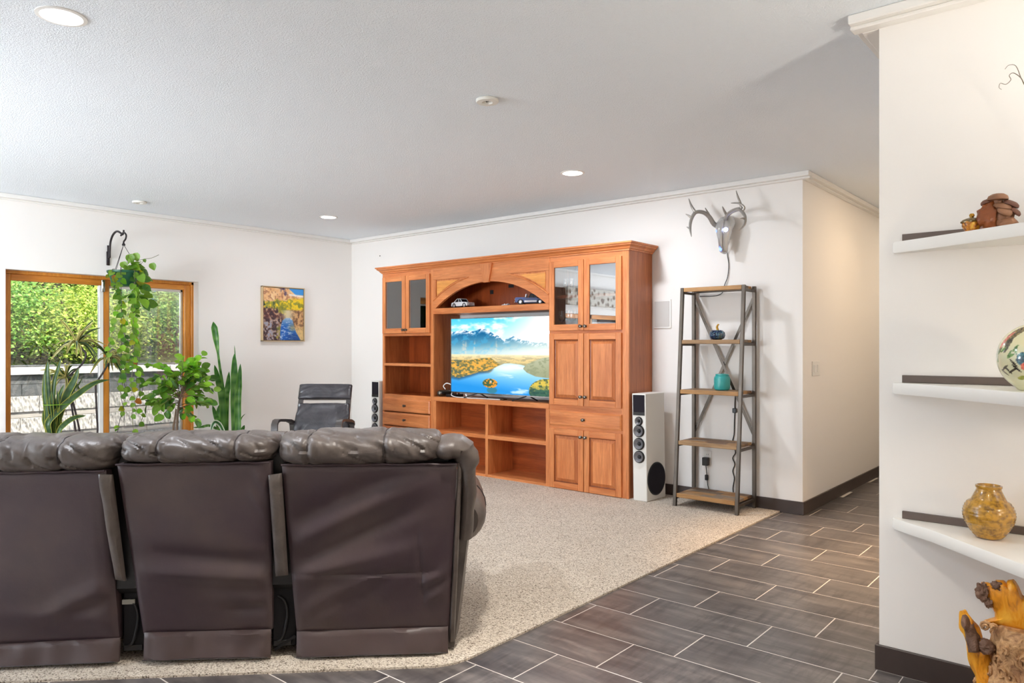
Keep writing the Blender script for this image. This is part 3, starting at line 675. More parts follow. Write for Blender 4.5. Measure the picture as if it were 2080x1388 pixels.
# left tower
LX0, LX1 = -6.680, -5.820
lt = thing('cabinet_tower', 'cherry wood tower cabinet with small glass doors above open shelves and drawers', 'cabinet', ((LX0 + LX1) / 2, (CF + BACK) / 2, .010))
q = MB(); q.box(LX0, LX0 + .02, CF + .02, BACK, .010, 2.2); q.box(LX1 - .02, LX1, CF + .02, BACK, .010, 2.2); obj('side_panel', q, M['wz2'], lt)
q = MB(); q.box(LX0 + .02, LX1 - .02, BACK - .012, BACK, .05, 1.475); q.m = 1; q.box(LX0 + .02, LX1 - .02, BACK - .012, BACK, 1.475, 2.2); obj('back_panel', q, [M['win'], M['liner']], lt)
for z_ in (.03, .785, 1.478, 2.185):
    q = MB(); q.box(LX0 + .02, LX1 - .02, CF + .02, BACK - .012, z_ - .01, z_ + .01); obj('inner_shelf', q, M['winx'], lt)
q = MB(); q.box(LX0 + .022, LX1 - .022, CF + .03, BACK - .014, 1.805, 1.830); obj('inner_shelf', q, M['winx'], lt)
q = MB(); q.box(LX0 + .030, LX1 - .047, CF - .002, BACK - .014, 1.123, 1.153, .003); obj('open_shelf', q, M['wx'], lt)
q = MB(); q.box(LX0, LX0 + .033, CF, CF + .02, .010, 2.2); q.box(LX1 - .046, LX1, CF, CF + .02, .010, 2.2); q.m = 1
for z0, z1 in ((.010, .09), (.250, .266), (.412, .428), (.574, .590), (.735, .796), (1.467, 1.495), (2.142, 2.2)): q.box(LX0 + .033, LX1 - .046, CF, CF + .02, z0, z1)
obj('face_frame', q, [M['wz'], M['wx']], lt)
mid = -6.262; e0, e1 = -6.664, -5.866
glass_door(lt, e0, mid - .0035, 1.497, 2.150, mid - .025, 1.535); glass_door(lt, mid + .0035, e1, 1.497, 2.150, mid + .025, 1.535)
for z0, z1 in ((.601, .747), (.439, .585), (.277, .423), (.100, .261)): drawer(lt, e0, e1, z0, z1)
# media console between the towers
con = thing('media_console', 'low cherry wood media console with four open cubbies under the television', 'cabinet', ((LX1 + RX0) / 2, (CF + BACK) / 2, .010))
q = MB(); q.box(LX1 + .002, RX0 - .002, CF - .004, BACK - .004, .752, .800, .003); obj('top', q, M['wx'], con)
for x0, x1 in ((LX1 + .002, LX1 + .042), (RX0 - .045, RX0 - .002), (-5.052, -5.014)):
    q = MB(); q.box(x0, x1, CF, BACK - .02, .010, .752); obj('upright', q, M['wz'], con)
for x0, x1 in ((LX1 + .042, -5.052), (-5.014, RX0 - .045)):
    q = MB(); q.box(x0, x1, CF, BACK - .02, .401, .440); obj('shelf', q, M['wx'], con)
    q = MB(); q.box(x0, x1, CF, BACK - .02, .010, .036); obj('bottom', q, M['wx'], con)
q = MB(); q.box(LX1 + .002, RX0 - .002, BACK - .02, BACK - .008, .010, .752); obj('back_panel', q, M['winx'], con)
M['wsp'] = wood('cherry_golden', (206, 128, 50), (240, 176, 96), 'X')
# arched bridge
br = thing('arched_bridge', 'cherry wood bridge with arched opening and keystone joining the two towers', 'cabinet', ((LX1 + RX0) / 2, (CF + BACK) / 2, 1.698))
BX0, BX1 = LX1 + .001, RX0 - .001; AX = (LX1 + RX0) / 2; HW = .760; A0, AP = 1.762, 2.014
R0 = (HW ** 2 + (AP - A0) ** 2) / (2 * (AP - A0)); CZ = AP - R0; BAND = .088
arc = [(AX - HW + 2 * HW * k / 32) for k in range(33)]; az = lambda x, r_: CZ + sqrt(max(0, r_ * r_ - (x - AX) ** 2))
poly = [(BX0, A0), (AX - HW, A0)] + [(x, az(x, R0)) for x in arc[1:-1]] + [(AX + HW, A0), (BX1, A0), (BX1, 2.2), (BX0, 2.2)]
q = MB(); q.prism(poly, lambda p_: (p_[0], CF + .006, p_[1]), lambda p_: (p_[0], CF + .024, p_[1])); obj('face_board', q, M['wz'], br)
q = MB(); q.box(BX0, BX1, CF - .006, CF + .006, 2.075, 2.2, .002); obj('frieze', q, M['wx'], br)
q = MB()
for x0, x1 in ((BX0, BX0 + .040), (BX1 - .040, BX1)): q.box(x0, x1, CF - .006, CF + .006, 1.762, 2.075, .002)
obj('stile', q, M['wz'], br)
R1 = R0 + BAND; xo = [x for x in np.linspace(BX0 + .005, BX1 - .005, 49) if True]
inner = [(x, az(x, R0)) for x in arc]; outer = [(x, min(2.079, az(x, R1))) for x in xo]
outer = [p_ for p_ in outer]; poly = [(BX0 + .005, A0)] + inner + [(BX1 - .005, A0)] + outer[::-1]
q = MB(); q.prism(poly, lambda p_: (p_[0], CF - .008, p_[1]), lambda p_: (p_[0], CF + .010, p_[1])); ab = obj('arch_band', q, M['wx'], br)
for sg in (-1, 1):
    q = MB(); q.tube([(x, CF - .009, min(2.074, az(x, R1))) for x in xo if az(x, R1) < 2.078 and (x - AX) * sg > 0], .0075, 6); obj('molding', q, M['wx'], ab)
for sg in (-1, 1):
    xs = [AX + sg * (HW - .015 - k * .40 / 14) for k in range(15)]
    poly = [(x, az(x, R1) + .022) for x in xs if az(x, R1) + .022 < 2.055] ; poly += [(poly[-1][0], 2.058), (poly[0][0], 2.058)]
    q = MB(); q.prism(poly, lambda p_: (p_[0], CF + .001, p_[1]), lambda p_: (p_[0], CF + .008, p_[1])); obj('spandrel_panel', q, M['wsp'], br)
q = MB(); kp = [(-5.102, 2.198), (-4.940, 2.198), (-4.985, 2.004), (-5.062, 2.004)]; q.prism(kp, lambda p_: (p_[0], CF - .026, p_[1]), lambda p_: (p_[0], CF, p_[1])); obj('keystone', q, M['wz'], br)
q = MB(); q.box(BX0, BX1, CF - .008, BACK - .03, 1.700, 1.762, .003); obj('shelf_board', q, M['wx'], br)
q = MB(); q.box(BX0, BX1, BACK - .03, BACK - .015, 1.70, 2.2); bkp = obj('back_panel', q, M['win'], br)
q = MB(); q.box(-5.325, -5.278, BACK - .034, BACK - .030, 1.918, 1.962); q.box(-5.06, -4.99, BACK - .034, BACK - .030, 1.975, 2.008); obj('cable_hole', q, M['black'], bkp)
q = MB(); q.box(BX0, BX1, CF + .024, BACK - .03, 2.16, 2.175); obj('top_board', q, M['winx'], br)
# crown along the whole top
M['dusty'] = plain('dusty_board', (120, 108, 98), .9)  # neutral brown chosen to cut orange bounce onto the ceiling
cr = thing('crown_molding', 'cherry wood crown molding running along the top of the wall unit', 'molding', ((LX0 + RX1) / 2, CF, 2.2))
prof = [(0, 2.196), (.010, 2.196), (.012, 2.206), (.022, 2.212), (.030, 2.226), (.050, 2.240), (.052, 2.250), (.064, 2.254), (.064, 2.268), (0, 2.268)]
V = []; F = []; n = len(prof)
for (cx_, cy_, sx, sy) in ((LX0, BACK, -1, 0), (LX0, CF, -1, -1), (RX1, CF, 1, -1), (RX1, BACK, 1, 0)):
    for d, z_ in prof: V.append((cx_ + sx * d, cy_ + sy * d, z_))
for s_ in range(3):
    for k in range(n - 1): F.append((s_ * n + k, s_ * n + k + 1, (s_ + 1) * n + k + 1, (s_ + 1) * n + k))
q = MB(); q.add(V, F); q.m = 1; q.add([(LX0, BACK, 2.268), (LX0, CF, 2.268), (RX1, CF, 2.268), (RX1, BACK, 2.268)], [(0, 1, 2, 3)]); obj('cornice', q, [M['wx'], M['dusty']], cr)
q = MB(); q.box(LX0 + .01, RX1 - .01, CF + .01, BACK - .01, 2.2, 2.215); obj('cap_board', q, M['dusty'], cr)

# ---- television
tvx0, tvx1, tvz0, tvz1, TY = -5.632, -4.262, .848, 1.650, 5.615
tv = thing('television', 'large flat television showing a lake and mountains on the cherry console', 'television', ((tvx0 + tvx1) / 2, 5.66, .800))
q = MB(); q.box(tvx0, tvx1, TY + .004, TY + .035, tvz0, tvz1, .003); q.box(tvx0 + .25, tvx1 - .25, TY + .035, TY + .075, tvz0 + .05, tvz1 - .3, .01); obj('housing', q, M['black'], tv)
q = MB(); e = .007
for a in ((tvx0, tvx0 + e, tvz0, tvz1), (tvx1 - e, tvx1, tvz0, tvz1), (tvx0, tvx1, tvz0, tvz0 + .012), (tvx0, tvx1, tvz1 - e, tvz1)): q.box(a[0], a[1], TY - .002, TY + .006, a[2], a[3], .001)
obj('bezel', q, M['chrome'], tv)
for x in (tvx0 + .40, tvx1 - .30):
    q = MB(); q.obox((x, TY + .02, .858), (x - .14, TY - .065, .806), .030, .012, b=.003); q.obox((x, TY + .02, .858), (x + .05, TY + .10, .806), .030, .012, b=.003); obj('foot', q, M['black'], tv)
def fbm(x, y, sc, seed=0, oct=4):
    g = np.zeros_like(x); a = 1.0; tot = 0
    rs = np.random.default_rng(seed)
    for o_ in range(oct):
        T = rs.random((64, 64)); xx = x * sc * 2 ** o_ + 17; yy = y * sc * 2 ** o_ + 31
        xi = np.floor(xx).astype(int); yi = np.floor(yy).astype(int); fx = xx - xi; fy = yy - yi; fx = fx * fx * (3 - 2 * fx); fy = fy * fy * (3 - 2 * fy)
        t00 = T[xi % 64, yi % 64]; t10 = T[(xi + 1) % 64, yi % 64]; t01 = T[xi % 64, (yi + 1) % 64]; t11 = T[(xi + 1) % 64, (yi + 1) % 64]
        g += a * ((t00 * (1 - fx) + t10 * fx) * (1 - fy) + (t01 * (1 - fx) + t11 * fx) * fy); tot += a; a *= .55
    return g / tot
def lerp(a, b, t): t = np.clip(t, 0, 1)[..., None]; return np.asarray(a) * (1 - t) + np.asarray(b) * t
def c255(*c): return np.array(c) / 255.
def over(img, col, mask): m = np.clip(mask, 0, 1)[..., None]; return img * (1 - m) + col * m
def sstep(a, b, x): t = np.clip((x - a) / (b - a), 0, 1); return t * t * (3 - 2 * t)
def flat_picture(name, m, parent, fn, x0, x1, z0, z1, y, nx, nz_, axis='y'):
    u, v = np.meshgrid(np.linspace(0, 1, nx), np.linspace(0, 1, nz_), indexing='ij')      # v runs downwards
    img = fn(u, v); q = MB()
    if axis == 'y': pts = [(x0 + (x1 - x0) * a, y, z1 + (z0 - z1) * b_) for a, b_ in zip(u.ravel(), v.ravel())]
    else: pts = [(y, x0 + (x1 - x0) * a, z1 + (z0 - z1) * b_) for a, b_ in zip(u.ravel(), v.ravel())]
    F = [(i * nz_ + j, i * nz_ + j + 1, (i + 1) * nz_ + j + 1, (i + 1) * nz_ + j) for i in range(nx - 1) for j in range(nz_ - 1)]
    q.v = pts; q.f = F; q.sm = [False] * len(F); q.mi = [0] * len(F)
    o = obj(name, q, m, parent, fix=False); paint(o, img.reshape(-1, 3)); return o
def lake(u, v):
    sky = lerp(c255(70, 190, 242), c255(176, 230, 252), v / .25); sky = over(sky, c255(255, 255, 255), sstep(.35, 1.0, u + .25 * v - .05))
    cl = fbm(u * 1.6, v * 2.2, 4, 3); sky = over(sky, c255(250, 253, 255), sstep(.52, .72, cl) * .8)
    ridge = np.interp(u, [0, .06, .13, .20, .26, .30, .33, .36, .42, .47, .50, .55, .60, .64, .70, .76, .80, .86, .93, 1.0], [.175, .165, .155, .170, .165, .145, .130, .140, .185, .225, .235, .285, .270, .235, .275, .305, .30, .325, .325, .33]) + .02 * (fbm(u, v * 0, 30, 5) - .5)
    mt = lerp(c255(8, 84, 136), c255(128, 178, 192), (v - .17) / .28); mt = over(mt, c255(238, 238, 220), sstep(.2, 1.1, u) * .85 * sstep(.16, .45, v)); tx = fbm(u + v * .3, v, 22, 8, 5)
    mt = over(mt, c255(70, 160, 200), sstep(.52, .66, tx) * .6 * sstep(.9, .3, u)); mt = over(mt, c255(250, 250, 252), np.clip(sstep(.44, .56, fbm(u * 1.2 + v, v, 40, 2)) * sstep(.075, .01, v - ridge) * .95 + .5 * sstep(.012, .0, v - ridge), 0, 1))
    for cx_, w_ in ((.13, .02), (.155, .014), (.25, .012), (.48, .012)): mt = over(mt, c255(206, 196, 180), np.exp(-((u - cx_ - .05 * (.45 - v) * 2 * (fbm(u * 0 + cx_, v, 8, 3) - .2)) / (w_ * (.4 + (v - .25) * 3))) ** 2) * sstep(.27, .36, v) * sstep(.50, .46, v) * .6 * sstep(.36, .56, fbm(u, v, 36, 61)))
    mt = over(mt, c255(232, 236, 230), sstep(.34, .49, v) * (.30 + .6 * u))
    img = over(sky, mt, sstep(-.004, .004, v - ridge))
    land = lerp(c255(226, 200, 150), c255(214, 190, 132), (v - .48) / .1); land = over(land, c255(158, 150, 116), sstep(.5, .6, fbm(u * 2, v * 6, 10, 12)) * .7); land = over(land, c255(245, 228, 190), sstep(.55, .47, v) * .8)
    img = over(img, land, sstep(.475, .495, v))
    tb = fbm(u, v * 1.3, 42, 21, 3); woods = lerp(c255(112, 112, 72), c255(220, 164, 74), sstep(.38, .66, tb + .25 * (u - .2))); woods = over(woods, c255(74, 92, 90), sstep(.5, .35, tb) * sstep(.25, .0, u) * .8)
    top = np.interp(u, [0, .2, .33, .42, .5, .56], [.565, .56, .535, .525, .60, .63]); bot = np.interp(u, [0, .08, .2, .3, .4, .46, .52], [.80, .815, .77, .725, .705, .66, .61])
    img = over(img, c255(160, 150, 112), sstep(.58, .62, v) * sstep(.4, .6, u))
    water = lerp(c255(180, 224, 244), c255(40, 140, 214), (v - .62) / .33 + .38 * (.5 - u)); water = over(water, c255(238, 242, 238), sstep(.54, .72, fbm(u * 1.2, v * 3.2, 5, 6)) * .7 * sstep(.4, .7, u)); water = over(water, c255(232, 244, 250), np.exp(-((u - .58) / .16) ** 2 - ((v - .66) / .06) ** 2) * .8)
    wtop = np.interp(u, [0, .42, .46, .50, .56, .62, .72, .78, 1.0], [.75, .72, .66, .635, .60, .595, .61, .63, .64]); img = over(img, water, sstep(-.004, .006, v - wtop))
    img = over(img, woods, sstep(-.006, .006, v - top) * sstep(-.008, .008, bot - v) * sstep(.56, .53, u))
    img = over(img, c255(44, 84, 116), sstep(-.02, .005, v - bot) * sstep(.045, .0, v - bot) * sstep(.47, .42, u) * .8)
    hill = np.interp(u, [.74, .78, .84, .92, 1.0], [.66, .60, .565, .52, .505]); hb = np.interp(u, [.74, .78, .86, 1.0], [.66, .71, .755, .775])
    hc = lerp(c255(176, 178, 150), c255(150, 154, 122), (v - .52) / .2); hc = over(hc, c255(132, 140, 108), sstep(.5, .62, fbm(u, v, 40, 33)) * .6); img = over(img, hc, sstep(-.005, .005, v - hill) * sstep(-.005, .005, hb - v) * sstep(.74, .75, u))
    bush = ((u - .97) / .17) ** 2 + ((v - .94) / .16) ** 2; bc = lerp(c255(58, 96, 78), c255(206, 180, 76), sstep(.55, .95, 1.30 - (v - .78) * 4.2 + .6 * (fbm(u, v, 46, 41) - .5))); bc = over(bc, c255(34, 70, 66), sstep(.52, .4, fbm(u, v, 50, 44)) * .7)
    img = over(img, bc, sstep(1.05, .97, bush + .12 * (fbm(u, v, 30, 4) - .5)))
    isl = ((u - .415) / .078) ** 2 + ((v - .865) / .062) ** 2; ic = lerp(c255(64, 92, 66), c255(232, 148, 52), sstep(.42, .6, fbm(u, v, 60, 9) + .8 * (u - .41))); img = over(img, c255(70, 110, 96), sstep(1, .5, ((u - .435) / .06) ** 2 + ((v - .955) / .05) ** 2) * .6)
    img = over(img, ic, sstep(1.06, .9, isl + .2 * (fbm(u, v, 40, 19) - .5))); img = over(img, c255(250, 250, 250), sstep(.004, .002, abs(u - .427)) * sstep(.84, .85, v + .015) * sstep(.865, .85, v))
    return img
M['screenpic'] = attr_mat('television_picture', strength=1.0)
flat_picture('screen', M['screenpic'], tv, lake, tvx0 + e, tvx1 - e, tvz0 + .012, tvz1 - e, TY + .0025, 300, 176)
# soundbar-like boxes and cables beside it
q = MB(); q.lathe([(.0, -.115), (.020, -.112), (.030, -.10), (.033, -.08), (.034, .09), (.030, .105), (.018, .114), (0, .115)], 16, M=Matrix.Rotation(radians(90), 3, 'X') , at=(-5.755, 5.66, .8345)); solo('desk_speaker', q, M['pewter'], 'small grey tube shaped gadget lying left of the television', 'speaker', loc=(-5.755, 5.66, .80))
q = MB(); q.box(-5.70, -5.58, 5.60, 5.76, .801, .826, .005); solo('set_top_box', q, M['black'], 'flat black box half hidden behind left edge of television', 'media box', loc=(-5.64, 5.68, .80))
q = MB(); q.tube([(-5.70, 5.60, .88), (-5.73, 5.60, .915), (-5.70, 5.62, .945), (-5.64, 5.64, .925), (-5.60, 5.66, .88), (-5.59, 5.68, .81)], .0055, 6, sub=5); solo('white_cable', q, M['white'], 'white cable looping up beside the left edge of television', 'cable', loc=(-5.64, 5.64, .80))
q = MB(); q.tube([(-5.60, 5.60, .845), (-5.56, 5.555, .822), (-5.48, 5.545, .808), (-5.38, 5.55, .808), (-5.34, 5.56, .82), (-5.36, 5.565, .845), (-5.33, 5.56, .806), (-5.22, 5.565, .806), (-5.05, 5.575, .806), (-4.90, 5.59, .806)], .0045, 6, sub=5); solo('white_cable', q, M['white'], 'thin white cable lying on console in front of television base', 'cable', loc=(-5.3, 5.56, .80))
q = MB(); q.box(-5.10, -4.86, 5.60, 5.66, .801, .812, .003); solo('remote_control', q, M['pewter'], 'slim silver remote lying flat under the television screen', 'remote', loc=(-4.98, 5.63, .80))
# ---- toy cars on the bridge
M['carwhite'] = plain('toy_white', (214, 216, 220), .3); M['carblue'] = plain('toy_blue', (24, 48, 112), .28); M['tyre'] = plain('toy_tyre', (24, 24, 26), .6); M['rim'] = plain('toy_rim', (200, 200, 204), .3, .6); M['toyglass'] = plain('toy_window', (30, 34, 40), .1)
def toy(name, label, x, y, rz, body, kind):
    t_ = thing(name, label, 'toy car', (x, y, 1.762), rz, 'brick built toy cars under the arch', local=True)
    Ln, W, R = .30, .125, .030
    if kind == 'coupe': prof = [(-.15, .022), (-.152, .05), (-.146, .062), (-.10, .066), (-.035, .070), (.08, .070), (.135, .066), (.150, .055), (.150, .022)]
    else: prof = [(-.165, .028), (-.170, .05), (-.168, .072), (-.15, .076), (-.055, .076), (-.05, .070), (.07, .070), (.085, .062), (.155, .058), (.165, .045), (.165, .028)]
    arch = []; xs = (-.098, .098) if kind == 'coupe' else (-.108, .112)
    low = []
    for cx_ in (xs[1], xs[0]):
        low += [(cx_ + .036 * cos(a), .022 + .036 * sin(a)) for a in np.linspace(.0, pi, 9)]
    poly = prof + low if kind == 'coupe' else prof + low
    q = MB(); q.prism(poly, lambda p_: (p_[0], -W / 2, p_[1]), lambda p_: (p_[0], W / 2, p_[1])); obj('body', q, M[body], t_, world=False)
    q = MB(); q.box(-Ln / 2 + .02, Ln / 2 - .02, -W / 2 + .022, W / 2 - .022, .016, .06); obj('chassis', q, M['tyre'], t_, world=False)
    if kind == 'coupe': cab = [(-.045, .070), (-.012, .104), (.05, .106), (.105, .070)]
    else: cab = [(-.018, .070), (.0, .104), (.052, .104), (.068, .070)]
    q = MB(); q.prism(cab, lambda p_: (p_[0], -W / 2 + .012, p_[1]), lambda p_: (p_[0], W / 2 - .012, p_[1])); cb_ = obj('cabin', q, M['toyglass'], t_, world=False)
    q = MB(); top = sorted(cab, key=lambda p_: -p_[1])[:2]; x0, x1 = sorted((top[0][0], top[1][0])); q.box(x0 - .004, x1 + .004, -W / 2 + .010, W / 2 - .010, .103, .110, .003)
    for yy in (-W / 2 + .011, W / 2 - .011):
        q.obox((cab[0][0], yy, .070), (cab[1][0], yy, .105), .006, .006); q.obox((cab[3][0], yy, .070), (cab[2][0], yy, .105), .006, .006); q.obox(((x0 + x1) / 2, yy, .07), ((x0 + x1) / 2, yy, .105), .005, .005)
    obj('roof', q, M[body if kind == 'coupe' else 'tyre'], t_, world=False)
    for cx_ in xs:
        for sy in (-1, 1):
            RM = Matrix.Rotation(radians(90), 3, 'X'); q = MB(); q.lathe([(.016, -.013), (.028, -.012), (R, -.006), (R, .006), (.028, .012), (.016, .013)], 18, M=RM); wm = q.mesh('wheel', M['tyre']) if 'wheel' not in TOY else TOY['wheel']; TOY['wheel'] = wm
            o = bpy.data.objects.new('wheel', wm); COL.objects.link(o); o.parent = t_; o.location = (cx_, sy * (W / 2 - .012), R)
            if 'hub' not in TOY:
                q = MB(); q.lathe([(.0, -.0145), (.006, -.0150), (.016, -.0135), (.019, -.012), (.019, .012), (.016, .0135), (.006, .015), (0, .0145)], 14, M=RM); TOY['hub'] = q.mesh('hub', M['rim'])
            h = bpy.data.objects.new('hub', TOY['hub']); COL.objects.link(h); h.parent = o
    q = MB(); x = -.152 if kind == 'coupe' else -.171
    q.box(x - .004, x + .006, -W / 2 + .03, W / 2 - .03, .034, .058, .002); obj('grille', q, M['rim'], t_, world=False)
    for sy in (-1, 1):
        q = MB(); q.lathe([(0, -.006), (.010, -.004), (.010, .004)], 12, M=Matrix.Rotation(radians(90), 3, 'Y'), at=(x, sy * (W / 2 - .018), .054)); obj('headlamp', q, M['rim'], t_, world=False)
    q = MB(); q.box(x - .008, x + .002, -W / 2, W / 2, .024, .034, .003); q.box(-x - .004, -x + .006, -W / 2, W / 2, .026, .038, .003); obj('bumper', q, M['rim'], t_, world=False)
    if kind != 'coupe':
        q = MB(); q.box(-.10 + .035, .112 - .038, -W / 2 - .003, W / 2 + .003, .026, .044, .002); obj('running_board', q, M['carwhite'], t_, world=False)
        q = MB(); q.obox((-.060, -.04, .074), (-.050, -.04, .106), .004, .006); q.obox((-.060, .04, .074), (-.050, .04, .106), .004, .006); q.obox((-.05, -.045, .106), (-.05, .045, .106), .005, .005); q.box(-.058, -.054, -.04, .04, .076, .102); obj('windscreen', q, M['rim'], t_, world=False)
    return t_
TOY = {}
toy('toy_car', 'white brick built toy coupe at left end of the arched shelf', -5.49, 5.655, radians(174), 'carwhite', 'coupe').scale = (.86, .86, .92)
toy('toy_car', 'dark blue brick built toy roadster at right end of the arched shelf', -4.55, 5.67, radians(24), 'carblue', 'roadster').scale = (.92, .92, 1.0)
for i, (x, y, sz) in enumerate(((-4.865, 5.60, .016), (-4.83, 5.585, .012), (-4.80, 5.60, .018))):
    q = MB(); q.box(-sz, sz, -.010, .010, 0, .010 + .004 * i, .001); q.lathe([(.004, .010 + .004 * i), (.004, .014 + .004 * i), (0, .0142 + .004 * i)], 8)
    o = solo('toy_brick', q, M['rim'], ('flat loose grey toy brick furthest left of blue roadster', 'tiny loose grey toy brick, middle of three by blue roadster', 'taller loose grey toy brick nearest the blue roadster')[i], 'toy brick', 'loose toy bricks beside the blue car'); o.location = (x, y, 1.762); o.rotation_euler.z = i * .7
# ---- stemware behind the right glass doors
q = MB(); q.lathe([(.034, 0), (.034, .002), (.006, .006), (.004, .012), (.0038, .085), (.008, .095), (.030, .115), (.040, .145), (.038, .180), (.033, .205), (.0318, .2045), (.036, .180), (.038, .146), (.028, .117), (.004, .099), (0, .098)], 22); wg = q.mesh('wine_glass', M['glassware'])
for i, (x, y, lb) in enumerate(((-4.165, 5.66, 'clear wine glass leftmost on bottom shelf behind left glass door'), (-4.07, 5.655, 'clear wine glass second from left on bottom shelf behind left glass door'), (-4.115, 5.76, 'clear wine glass standing between and behind the front two glasses'), (-3.96, 5.70, 'clear wine glass third from left behind left glass door'))):
    o = bpy.data.objects.new('wine_glass', wg); COL.objects.link(o); o.location = (x, y, 1.4855); tag(o, lb, 'wine glass', 'wine glasses in the right tower')
q = MB(); q.lathe([(.026, 0), (.026, .002), (.004, .006), (.0035, .05), (.006, .06), (.020, .09), (.024, .14), (.022, .17), (.021, .169), (.022, .14), (.018, .09), (0, .064)], 18); fl = q.mesh('flute', M['glassware'])
for i, (x, y, lb) in enumerate(((-4.15, 5.70, 'champagne flute at left on middle shelf behind left glass door'), (-4.08, 5.70, 'champagne flute at right on middle shelf behind left glass door'))):
    o = bpy.data.objects.new('champagne_flute', fl); COL.objects.link(o); o.location = (x, y, 1.8325); tag(o, lb, 'glass', 'flutes in the right tower')

# ---- floor speakers
M['spk'] = plain('speaker_paint', (226, 224, 218), .4); M['cone'] = plain('speaker_cone', (118, 118, 122), .4, .3); M['rubber'] = plain('speaker_rubber', (24, 23, 25), .5)
def tower(label, x, y, rz):
    s_ = thing('tower_speaker', label, 'speaker', (x, y, .010), rz, 'pair of white tower speakers', local=True)
    W, D, H = .138, .310, .930; q = MB(); q.box(-W / 2, W / 2, -D / 2, D / 2, 0, H, .004); obj('cabinet', q, M['spk'], s_, world=False)
    q = MB(); q.box(-.058, .058, -D / 2 - .004, -D / 2 + .01, .770, .918, .002); g = obj('grille', q, M['blackmat'], s_, world=False)
    q = MB(); q.box(-.058, .058, -D / 2 - .005, -D / 2, .742, .770, .001); obj('badge_strip', q, M['rubber'], s_, world=False)
    RM = Matrix.Rotation(radians(90), 3, 'X')
    for z_, r_ in ((.692, .038), (.606, .053), (.494, .053), (.382, .053)):
        q = MB(); q.lathe([(r_, -.015), (r_, -.004), (r_ * .93, .001), (r_ * .84, .0), (r_ * .82, -.006)], 28, M=RM, at=(0, -D / 2 - .014, z_), caps=False); w_ = obj('tweeter' if r_ < .05 else 'woofer', q, M['rubber'], s_, world=False)
        q = MB(); q.lathe([(r_ * .86, .004), (r_ * .80, .006), (r_ * .72, .003), (r_ * .40, -.012), (r_ * .30, -.013)], 28, M=RM, at=(0, -D / 2 - .0145, z_), caps=False); obj('cone', q, M['cone'], w_, world=False)
        q = MB(); q.lathe([(r_ * .33, -.013), (r_ * .27, -.004), (r_ * .15, .0), (0, .002)], 18, M=RM, at=(0, -D / 2 - .0145, z_)); obj('dust_cap', q, M['rubber'], w_, world=False)
    RY = Matrix.Rotation(radians(90), 3, 'Y')
    q = MB(); q.lathe([(.143, -.002), (.143, .004), (.135, .007), (0, .008)], 40, M=RY, at=(W / 2, 0, .182)); sg = obj('subwoofer_grille', q, M['blackmat'], s_, world=False)
    q = MB(); q.lathe([(.144, -.001), (.144, .007), (.136, .0095), (.132, .004)], 40, M=RY, at=(W / 2, 0, .182), caps=False); obj('grille_ring', q, M['rubber'], sg, world=False)
    return s_
rs = tower('white tower speaker right of the wall unit with round side grille showing', -3.228, 5.685, radians(-2)); rs.rotation_euler.y = radians(-.9)
tower('white tower speaker squeezed left of the wall unit below the corner', -6.785, 5.665, 0)
# ================================================================ etagere
M['plank_a'] = wood('reclaimed_tan', (138, 108, 76), (180, 148, 108), 'X', rough=.6, scale=1.6); M['plank_b'] = wood('reclaimed_brown', (96, 72, 54), (138, 106, 78), 'X', rough=.6, scale=1.6)
M['plank_c'] = wood('reclaimed_grey', (118, 104, 90), (160, 142, 122), 'X', rough=.6, scale=1.6); M['plank_d'] = wood('reclaimed_honey', (156, 116, 68), (196, 152, 96), 'X', rough=.55, scale=1.6)
et = thing('etagere', 'tall etagere of dark steel with five reclaimed wood shelves against the wall', 'shelf', (-2.65, 5.75, .010))
EX0, EX1 = -2.918, -2.376; YR = 5.925; ytop, ybot = 5.700, 5.560
yf = lambda z: ybot + (ytop - ybot) * z / 1.85
T = .028
for x in (EX0, EX1):
    q = MB(); q.obox((x, yf(.01), .010), (x, yf(1.848), 1.848), T, T, up=(0, 1, 0), b=.002); obj('front_leg', q, M['steel'], et)
    q = MB(); q.box(x - T / 2, x + T / 2, YR - T, YR, .010, 1.848, .002); obj('rear_leg', q, M['steel'], et)
SHZ = (1.848, 1.405, .985, .556, .118)
pm = ['plank_a', 'plank_b', 'plank_c', 'plank_d']
for i, z in enumerate(SHZ):
    y0, y1 = yf(z) - .012, YR - T - .002; x0, x1 = EX0 + T / 2 + .001, EX1 - T / 2 - .001
    q = MB(); q.box(x0, x1, y0, y0 + .022, z - .034, z, .003); s_ = obj('shelf', q, M['plank_d' if i % 2 == 0 else 'plank_a'], et)
    rows = 3 if y1 - y0 < .28 else 4; hh = (y1 - y0 - .022) / rows
    for r_ in range(rows):
        cuts = sorted([x0, x1] + [x0 + (x1 - x0) * c for c in ((.38, .74), (.55,), (.22, .60), (.45, .8))[(r_ + i) % 4]])
        for k in range(len(cuts) - 1):
            q = MB(); q.box(cuts[k] + .0006, cuts[k + 1] - .0006, y0 + .022 + hh * r_ + .0006, y0 + .022 + hh * (r_ + 1) - .0006, z - .024, z - random.uniform(0, .0015), .0012)
            o = obj('plank', q, M[pm[(r_ * 3 + k * 2 + i + (r_ * k) % 3) % 4]], s_)
    for x, xs in ((EX0, 1), (EX1, -1)):
        q = MB(); q.box(x - .010, x + .010, yf(z) + T / 2, YR - T, z - .050, z - .030, .001); obj('side_rail', q, M['steel'], et)
    q = MB(); q.box(EX0 + T / 2, EX1 - T / 2, YR - .020, YR - .004, z - .034, z - .016); obj('rear_rail', q, M['steel'], et)
for a, c in (((EX0, 1.78), (EX1, .60)), ((EX1, 1.78), (EX0, .60))):
    q = MB(); off = -.004 if a[0] == EX0 else .006; q.obox((a[0], YR + off - .008, a[1]), (c[0], YR + off - .008, c[1]), .022, .006, up=(0, 1, 0)); obj('cross_brace', q, M['steel'], et)
